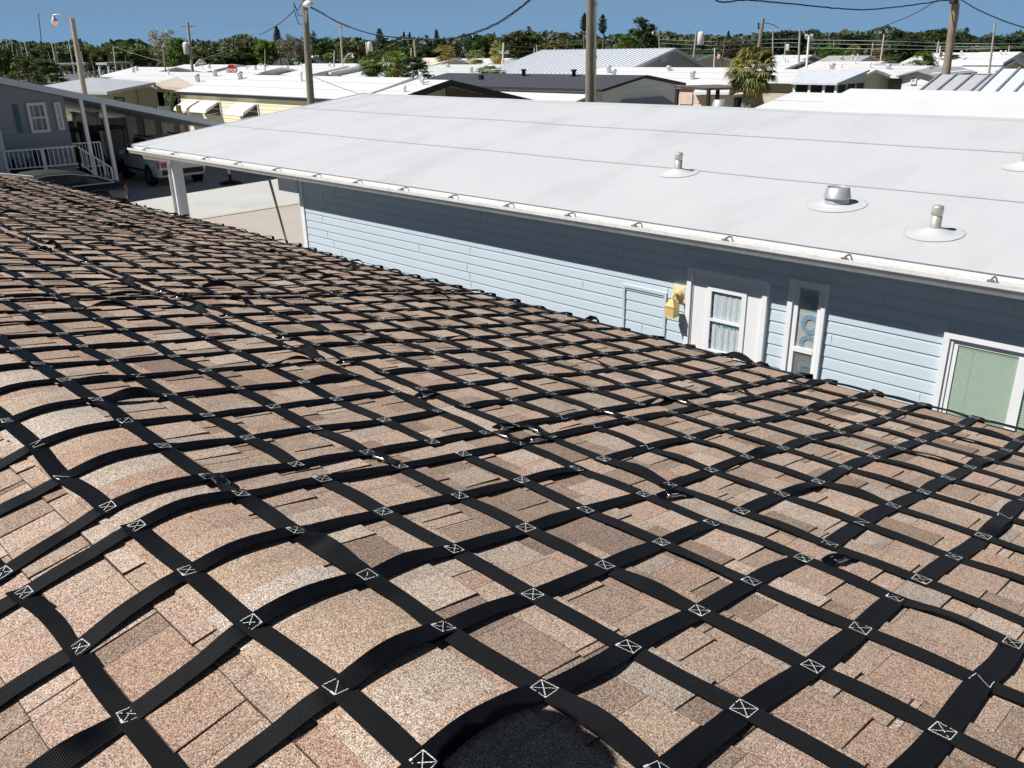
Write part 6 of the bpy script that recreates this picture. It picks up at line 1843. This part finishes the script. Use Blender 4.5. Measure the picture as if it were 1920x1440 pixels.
tops['p14'] = pole('short grey pole just left of the flag with a red cross', (1760, 77), (1755, 110), 95, .13, GREYPOLE)
tops['near3'] = pole('big weathered pole leaning right with a riser cable at right', (1793, -12), (1774, 138), 45, .175, mat('split_pole_wood', (.30, .24, .18), .9, var=.45, vs=4, streak=(8, 8, .4)), conduit=False)
tops['p15'] = pole('slim pole with a small lamp near the right edge', (1866, 42), (1855, 132), 70, .11, GREYPOLE)
tops['p16'] = pole('tiny distant pole left of the slim right hand pole', (1824, 82), (1822, 104), 140, .09, GREYPOLE)
tops['p17'] = pole('distant stub pole right of the slim right hand pole', (1893, 85), (1891, 98), 140, .10, WHITEOLD)
tops['p18'] = pole('second pole above the long low lilac house', (1564, 75), (1563, 90), 140, .09, GREYPOLE)
tops['p19'] = pole('small pole right of the dock among the left trees', (306, 92), (310, 132), 85, .10, TANPOLE)
tops['p20'] = pole('little lamp pole before the terracotta roof', (497, 92), (497, 126), 95, .08, GREYPOLE)
tops['p21'] = pole('stub pole right of the low fan palm', (627, 94), (626, 124), 100, .12, GREYPOLE)
# lamp head and loops at the top of the weathered pole
n1 = tops['near1']; b = Vector(n1['_top'])
mb = MB(); c = onD(578, 8, 39.7); mb.lathe(c+Vector((0, 0, -.12)), [(.05, 0), (.20, .03), (.22, .14), (.12, .24), (.03, .28)], 14); mb.bar(c, onD(570, 10, 40), .06); mb.build('lamp_head', WHITE, n1)
mb = MB()
for (x0, y0, x1, y1) in ((566, 4, 549, 10), (551, 4, 566, 30), (551, 18, 566, 46)):
    a_ = onD(x0, y0, 40); b_ = onD(x1, y1, 40); m_ = (a_+b_)/2+Vector((0, 0, -.25)); mb.tube([a_, m_, b_], .018, 6)
mb.build('wire_loop', WIRE, n1)
mb = MB(); w0 = onD(572, 20, 39.85); mb.prism([w0, onD(576, 20, 39.85), onD(575, 44, 39.85), onD(571, 40, 39.85)], (.03, -.03, 0)); mb.build('pale_scar', WHITEOLD, n1)
n3 = tops['near3']
mb = MB(); mb.tube([onD(1798, 6, 45), onD(1795, 34, 45), onD(1790, 60, 45), onD(1779, 140, 45)], .045, 6); mb.build('riser_cable', GREYPOLE, n3)
mb = MB(); mb.lathe(onD(1787, 7, 44.8), [(.16, 0), (.17, .1), (.10, .2)], 10); mb.build('wire_bundle', WIRE, n3)
p9 = tops['p9']; mb = MB()
for (x0, y0, x1, y1) in ((1426, 46, 1421, 44), (1426, 52, 1421, 50), (1422, 42, 1422, 56)): mb.bar(onD(x0, y0, 62), onD(x1, y1, 62), .06)
mb.build('bracket', BLACK, p9)
def wire(label, pts, r, m=WIRE, group='overhead cables', wob=.0, name='overhead_cable'):
    """pts: (px, py, distance); the cable runs smoothly through them"""
    P_ = [onD(*p) for p in pts]
    sm = smooth_path([tuple(p) for p in P_], 8)
    rw_ = random.Random(len(label))
    sm = [Vector(p)+Vector((0, 0, rw_.uniform(-wob, wob))) for p in sm]
    mb = MB(); mb.tube(sm, r, 6)
    o = mb.build(name, m, origin=sm[0]); tag(o, label, 'cable', group); return o
wire('thick twisted cable sagging from the lamp topped pole up to the top edge', [(577, 10, 40), (600, 22, 39), (640, 44, 38), (700, 64, 36.5), (760, 71, 35), (830, 73, 34), (880, 64, 33), (930, 44, 32), (975, 14, 31), (1000, -8, 30.5)], .024, wob=.012)
wire('thinner strand beside the thick sagging cable', [(577, 12, 40), (604, 26, 39), (646, 48, 38), (706, 65, 36.5), (764, 73, 35), (834, 73, 34), (882, 65.5, 33), (934, 45, 32), (978, 14, 31), (1004, -8, 30.5)], .011)
wire('cable descending left from the loops of the lamp topped pole', [(553, 18, 40), (530, 40, 44), (505, 56, 50), (486, 66, 58)], .020)
wire('thick cable hanging along the top right towards the big leaning pole', [(1330, -12, 30), (1352, 4, 31), (1400, 0, 32), (1460, 5, 34), (1530, 12, 36.5), (1614, 18, 39), (1700, 11, 42), (1770, 1, 44.5), (1787, 4, 45)], .026, wob=.012)
wire('steep cable rising from the dark tree to the top edge at right', [(1622, 60, 80), (1660, 48, 70), (1710, 28, 58), (1745, 8, 51), (1770, -8, 47)], .022)
wire('cable leaving the big leaning pole towards the right edge', [(1800, -2, 45), (1822, 12, 43), (1850, 26, 41), (1890, 42, 39), (1940, 58, 37)], .022, wob=.01)
wire('short slack cable falling right from the thick mossy pole', [(1434, 43, 62), (1448, 46, 66), (1460, 53, 72)], .022)
wire('faint cable across the sky left of the lamp topped pole', [(420, 45, 90), (480, 46.5, 90), (560, 47, 90)], .010, PALEWIRE)
wire('pale cable sloping through the trees at far left', [(206, 84, 110), (250, 100, 105), (306, 116, 98)], .014, PALEWIRE)
wire('pale cable sloping up right from the barn shed', [(378, 112, 95), (420, 96, 110), (460, 84, 130)], .014, PALEWIRE)
for k, (ya, yb, lab) in enumerate(((77, 82, 'highest'), (84, 88, 'second'), (92, 91, 'lowest'))):
    wire(f'{lab} pale line strung across the dark pines at right', [(1520, ya-2, 96), (1658, ya, 90), (1760, (ya+yb)/2+1, 92), (1858, yb, 90), (1930, yb-1, 95)], .022, PALEWIRE)
for k, (ya, lab) in enumerate(((77, 'highest'), (84, 'second'), (92, 'lowest'))):
    wire(f'{lab} pale line left of the cabbage palm', [(1236, ya-3, 110), (1303, ya, 94), (1356, ya+1, 92), (1440, ya-3, 100), (1500, ya-4, 96)], .018, PALEWIRE)
for k, (ya, lab) in enumerate(((86, 'upper'), (94, 'lower'))):
    wire(f'{lab} thin line under the spreading feathery tree', [(944, ya, 88), (1005, ya+2, 105), (1104, ya-4, 110)], .016, PALEWIRE)

# flags
def flag(label, px, pt, pb, dist, w, h, kind):
    a = onD(px, pb, dist); b = onD(px, pt, dist)
    root = thing('flag', (a.x, a.y, GZ), label, 'flag')
    mb = MB(); mb.tube([(a.x, a.y, GZ), (b.x, b.y, b.z+.3)], .05, 8); mb.build('flagpole', WHITE, root)
    side = Vector((math.cos(YAW), math.sin(YAW), 0)); fwd = Vector((-side.y, side.x, 0))
    mb = MB(); nx, ny = 26, 26
    def P(u, v):
        return b+side*(u*w*.9)+Vector((0, 0, -v*h-.35*u*w*u-.28*u*w))+fwd*(.12*math.sin(u*7+v))
    for i in range(nx):
        for j in range(ny):
            u, v = (i+.5)/nx, (j+.5)/ny
            if kind == 'stripes': m = 2 if (u < .4 and v < .54) else (0 if int(v*13) % 2 == 0 else 1)
            elif kind == 'saltire': m = 0 if (abs(u-v) < .10 or abs(u+v-1) < .10) else 1
            else: m = 2 if u < .35 else (1 if v < .5 else 0)
            mb.quad(P(i/nx, j/ny), P((i+1)/nx, j/ny), P((i+1)/nx, (j+1)/ny), P(i/nx, (j+1)/ny), m)
    ms = [bpy.data.materials.get('flag_red') or mat('flag_red', (.55, .08, .07), .8), bpy.data.materials.get('flag_white') or mat('flag_white', (.78, .78, .78), .8), bpy.data.materials.get('flag_navy') or mat('flag_navy', (.05, .07, .22), .8)]
    mb.build('cloth', ms, root)
flag('striped red and white flag with a blue corner left of the cabbage palm', 1340, 97, 116, 80, .80, .42, 'stripes')
flag('white flag with a red diagonal cross at the foot of the dark pines', 1762, 94, 112, 85, .85, .50, 'saltire')
flag('small flag with a star field left of the ribbed metal roof', 1040, 94, 112, 115, .5, .9, 'tri')

# ================================================================= marina at far left: water, dock, masts, boats
wat = mat('harbour_water', (.05, .09, .11), .15, var=.2, vs=.3, bump=.02, bs=3)
mb = MB(); c = [onD(40, 128, 105), onD(250, 128, 105), onD(250, 100, 175), onD(40, 100, 175)]
mb.add([(p.x, p.y, GZ+.02) for p in c], [(0, 1, 2, 3)]); tag(mb.build('water', wat), kind='structure')
mb = MB(); a = onD(110, 122, 150); b = onD(246, 122, 150); a.z = b.z = GZ+1.0; mb.bar(a, b, 2.2, .3)
for k in range(16):
    p = a.lerp(b, k/15); mb.box((p.x-.15, p.y-.15, GZ-1), (p.x+.15, p.y+.15, GZ+2.2))
mb.bar(a+Vector((0, 0, 1.1)), b+Vector((0, 0, 1.1)), .1, .1)
tag(mb.build('dock', mat('grey_dock_timber', (.36, .33, .29), .9, var=.2)), 'grey timber dock with railing and piles behind the moored boats', 'dock')
masts = [(11, 70, 17, 104, WHITEOLD, 'leftmost pale mast above the mangroves'), (20, 72, 26, 107, WHITEOLD, 'second pale mast from the left above the mangroves'), (30, 90, 35, 112, TANPOLE, 'short tan mast among the left masts'),
 (38, 82, 47, 122, TANPOLE, 'thin tan mast left of the thick white one'), (46, 80, 56, 121, WHITE, 'thick white mast left of the tall black mast'), (54, 95, 60, 119, WHITEOLD, 'short white mast beside the thick white one'),
 (72, 25, 82, 120, BLACK, 'tall black mast standing high above the trees'), (95, 74, 107, 130, WHITE, 'long white mast right of the tall black mast'), (102, 78, 111, 128, WHITEOLD, 'slim mast just right of the long white mast'),
 (127, 68, 137, 122, WHITE, 'white mast with a dark furled flag near the lamp pole'), (152, 96, 157, 125, WHITEOLD, 'pale mast just behind the lamp pole'), (6, 115, 8, 126, WHITEOLD, 'stub mast at the left edge'), (90, 95, 96, 118, GREYPOLE, 'grey mast half lost among the trees'), (212, 88, 217, 128, WHITE, 'white mast rising from the dock shelter')]
for (xa, ya, xb, yb, m_, lab) in masts:
    pole(lab, (xa, ya), (xb, yb), 130, .10 if m_ is WHITE else .075, m_, name='boat_mast', cat='mast', group='masts of the marina')
def boat(label, px, py, dist, L_, ang, cab):
    p = onD(px, py, dist); z = GZ+.05
    root = thing('motor_boat', (0, 0, 0), label, 'boat', 'boats moored at the marina')
    mb = MB(); st = [(-.5, .30, 0), (-.2, .34, 0), (.15, .30, .05), (.36, .18, .16), (.5, .015, .28)]
    vs = []; fs = []
    for (x, w, s) in st: vs += [(x*L_, -w*.62*L_*.5, .0), (x*L_, -w*L_*.5, .12*L_+s*.25*L_), (x*L_, w*L_*.5, .12*L_+s*.25*L_), (x*L_, w*.62*L_*.5, 0)]
    for i in range(4):
        for k in range(4): fs.append((i*4+k, i*4+4+k, i*4+4+(k+1) % 4, i*4+(k+1) % 4))
    fs += [(0, 1, 2, 3), (19, 18, 17, 16)]
    mb.add(vs, fs); mb.build('hull', WHITE, root)
    mb = MB(); mb.prism([(-.12*L_, -.11*L_, .12*L_), (.26*L_, -.11*L_, .14*L_), (.16*L_, -.10*L_, .24*L_), (-.12*L_, -.11*L_, .25*L_)], (0, .22*L_, 0)); mb.build('cabin', WHITE, root)
    mb = MB(); mb.prism([(-.10*L_, -.112*L_, .17*L_), (.20*L_, -.112*L_, .17*L_), (.15*L_, -.112*L_, .215*L_), (-.10*L_, -.112*L_, .22*L_)], (0, .224*L_, 0)); mb.build('cabin_window', BLACK, root)
    if cab:
        mb = MB(); mb.box((-.14*L_, -.12*L_, .40*L_), (.12*L_, .12*L_, .42*L_)); mb.build('flybridge_top', WHITE, root)
        mb = MB()
        for sx in (-.12, .10):
            for sy in (-.11, .11): mb.tube([(sx*L_, sy*L_, .25*L_), (sx*L_, sy*L_, .40*L_)], .05, 6)
        mb.build('flybridge_frame', GALV, root)
        mb = MB(); mb.prism([(-.10*L_, -.10*L_, .25*L_), (.12*L_, -.10*L_, .25*L_), (.09*L_, -.10*L_, .32*L_), (-.10*L_, -.10*L_, .31*L_)], (0, .2*L_, 0)); mb.build('flybridge', WHITE, root)
    root.location = (p.x, p.y, z); root.rotation_euler = (0, 0, R(ang))
boat('white motor cruiser with a flybridge left of the lamp pole', 138, 131, 92, 9.0, 70, True)
boat('white open boat with low cabin beside the mangroves', 116, 134, 90, 7.0, 100, False)
boat('small white boat hidden among the mangroves', 62, 138, 94, 6.0, 120, False)
boat('white boat just right of the lamp pole', 166, 133, 95, 7.5, 60, False)
t = thing('dock_shelter', onD(216, 122, 140), 'little dock shelter with a pale roof and white sign on posts', 'shelter')
c = Vector(t['_w']); c.z = GZ+1.1
mb = MB(); mb.box((c.x-1.9, c.y-1.9, c.z+2.0), (c.x+1.9, c.y+1.9, c.z+2.3)); mb.build('roof', GREYPOLE, t)
for (x, y) in ((-1.6, -1.6), (1.6, -1.6), (-1.6, 1.6), (1.6, 1.6)):
    mb = MB(); mb.box((c.x+x-.12, c.y+y-.12, GZ), (c.x+x+.12, c.y+y+.12, c.z+2.0)); mb.build('post', WHITE, t)
# stop sign beside the pale blue house
p = onD(435, 132, 64)
t = thing('stop_sign', (p.x, p.y, GZ), 'red octagonal stop sign in front of the pale blue house', 'sign')
side = Vector((math.cos(YAW), math.sin(YAW), 0)); fw_ = Vector((-side.y, side.x, 0))
mb = MB(); mb.tube([(p.x, p.y, GZ), (p.x, p.y, p.z-.3)], .035, 8); mb.build('post', GALV, t)
oc = lambda r, d: [p-fw_*d+side*(r*math.cos(R(22.5+45*k)))+Vector((0, 0, r*math.sin(R(22.5+45*k)))) for k in range(8)]
mb = MB(); mb.prism(oc(.42, 0), -fw_*.01); mb.build('plate_edge', WHITE, t)
mb = MB(); mb.prism(oc(.39, .012), -fw_*.008); mb.build('plate', mat('stop_red', (.50, .02, .02), .5), t)
t['_w'] = t['_w']
lettering('STOP', .27, p-fw_*.024, (R(90), 0, YAW), WHITE, t, bold=.012)
for o in bpy.data.objects:
    for k in ('_w', '_y0', '_top'):
        if k in o: del o[k]
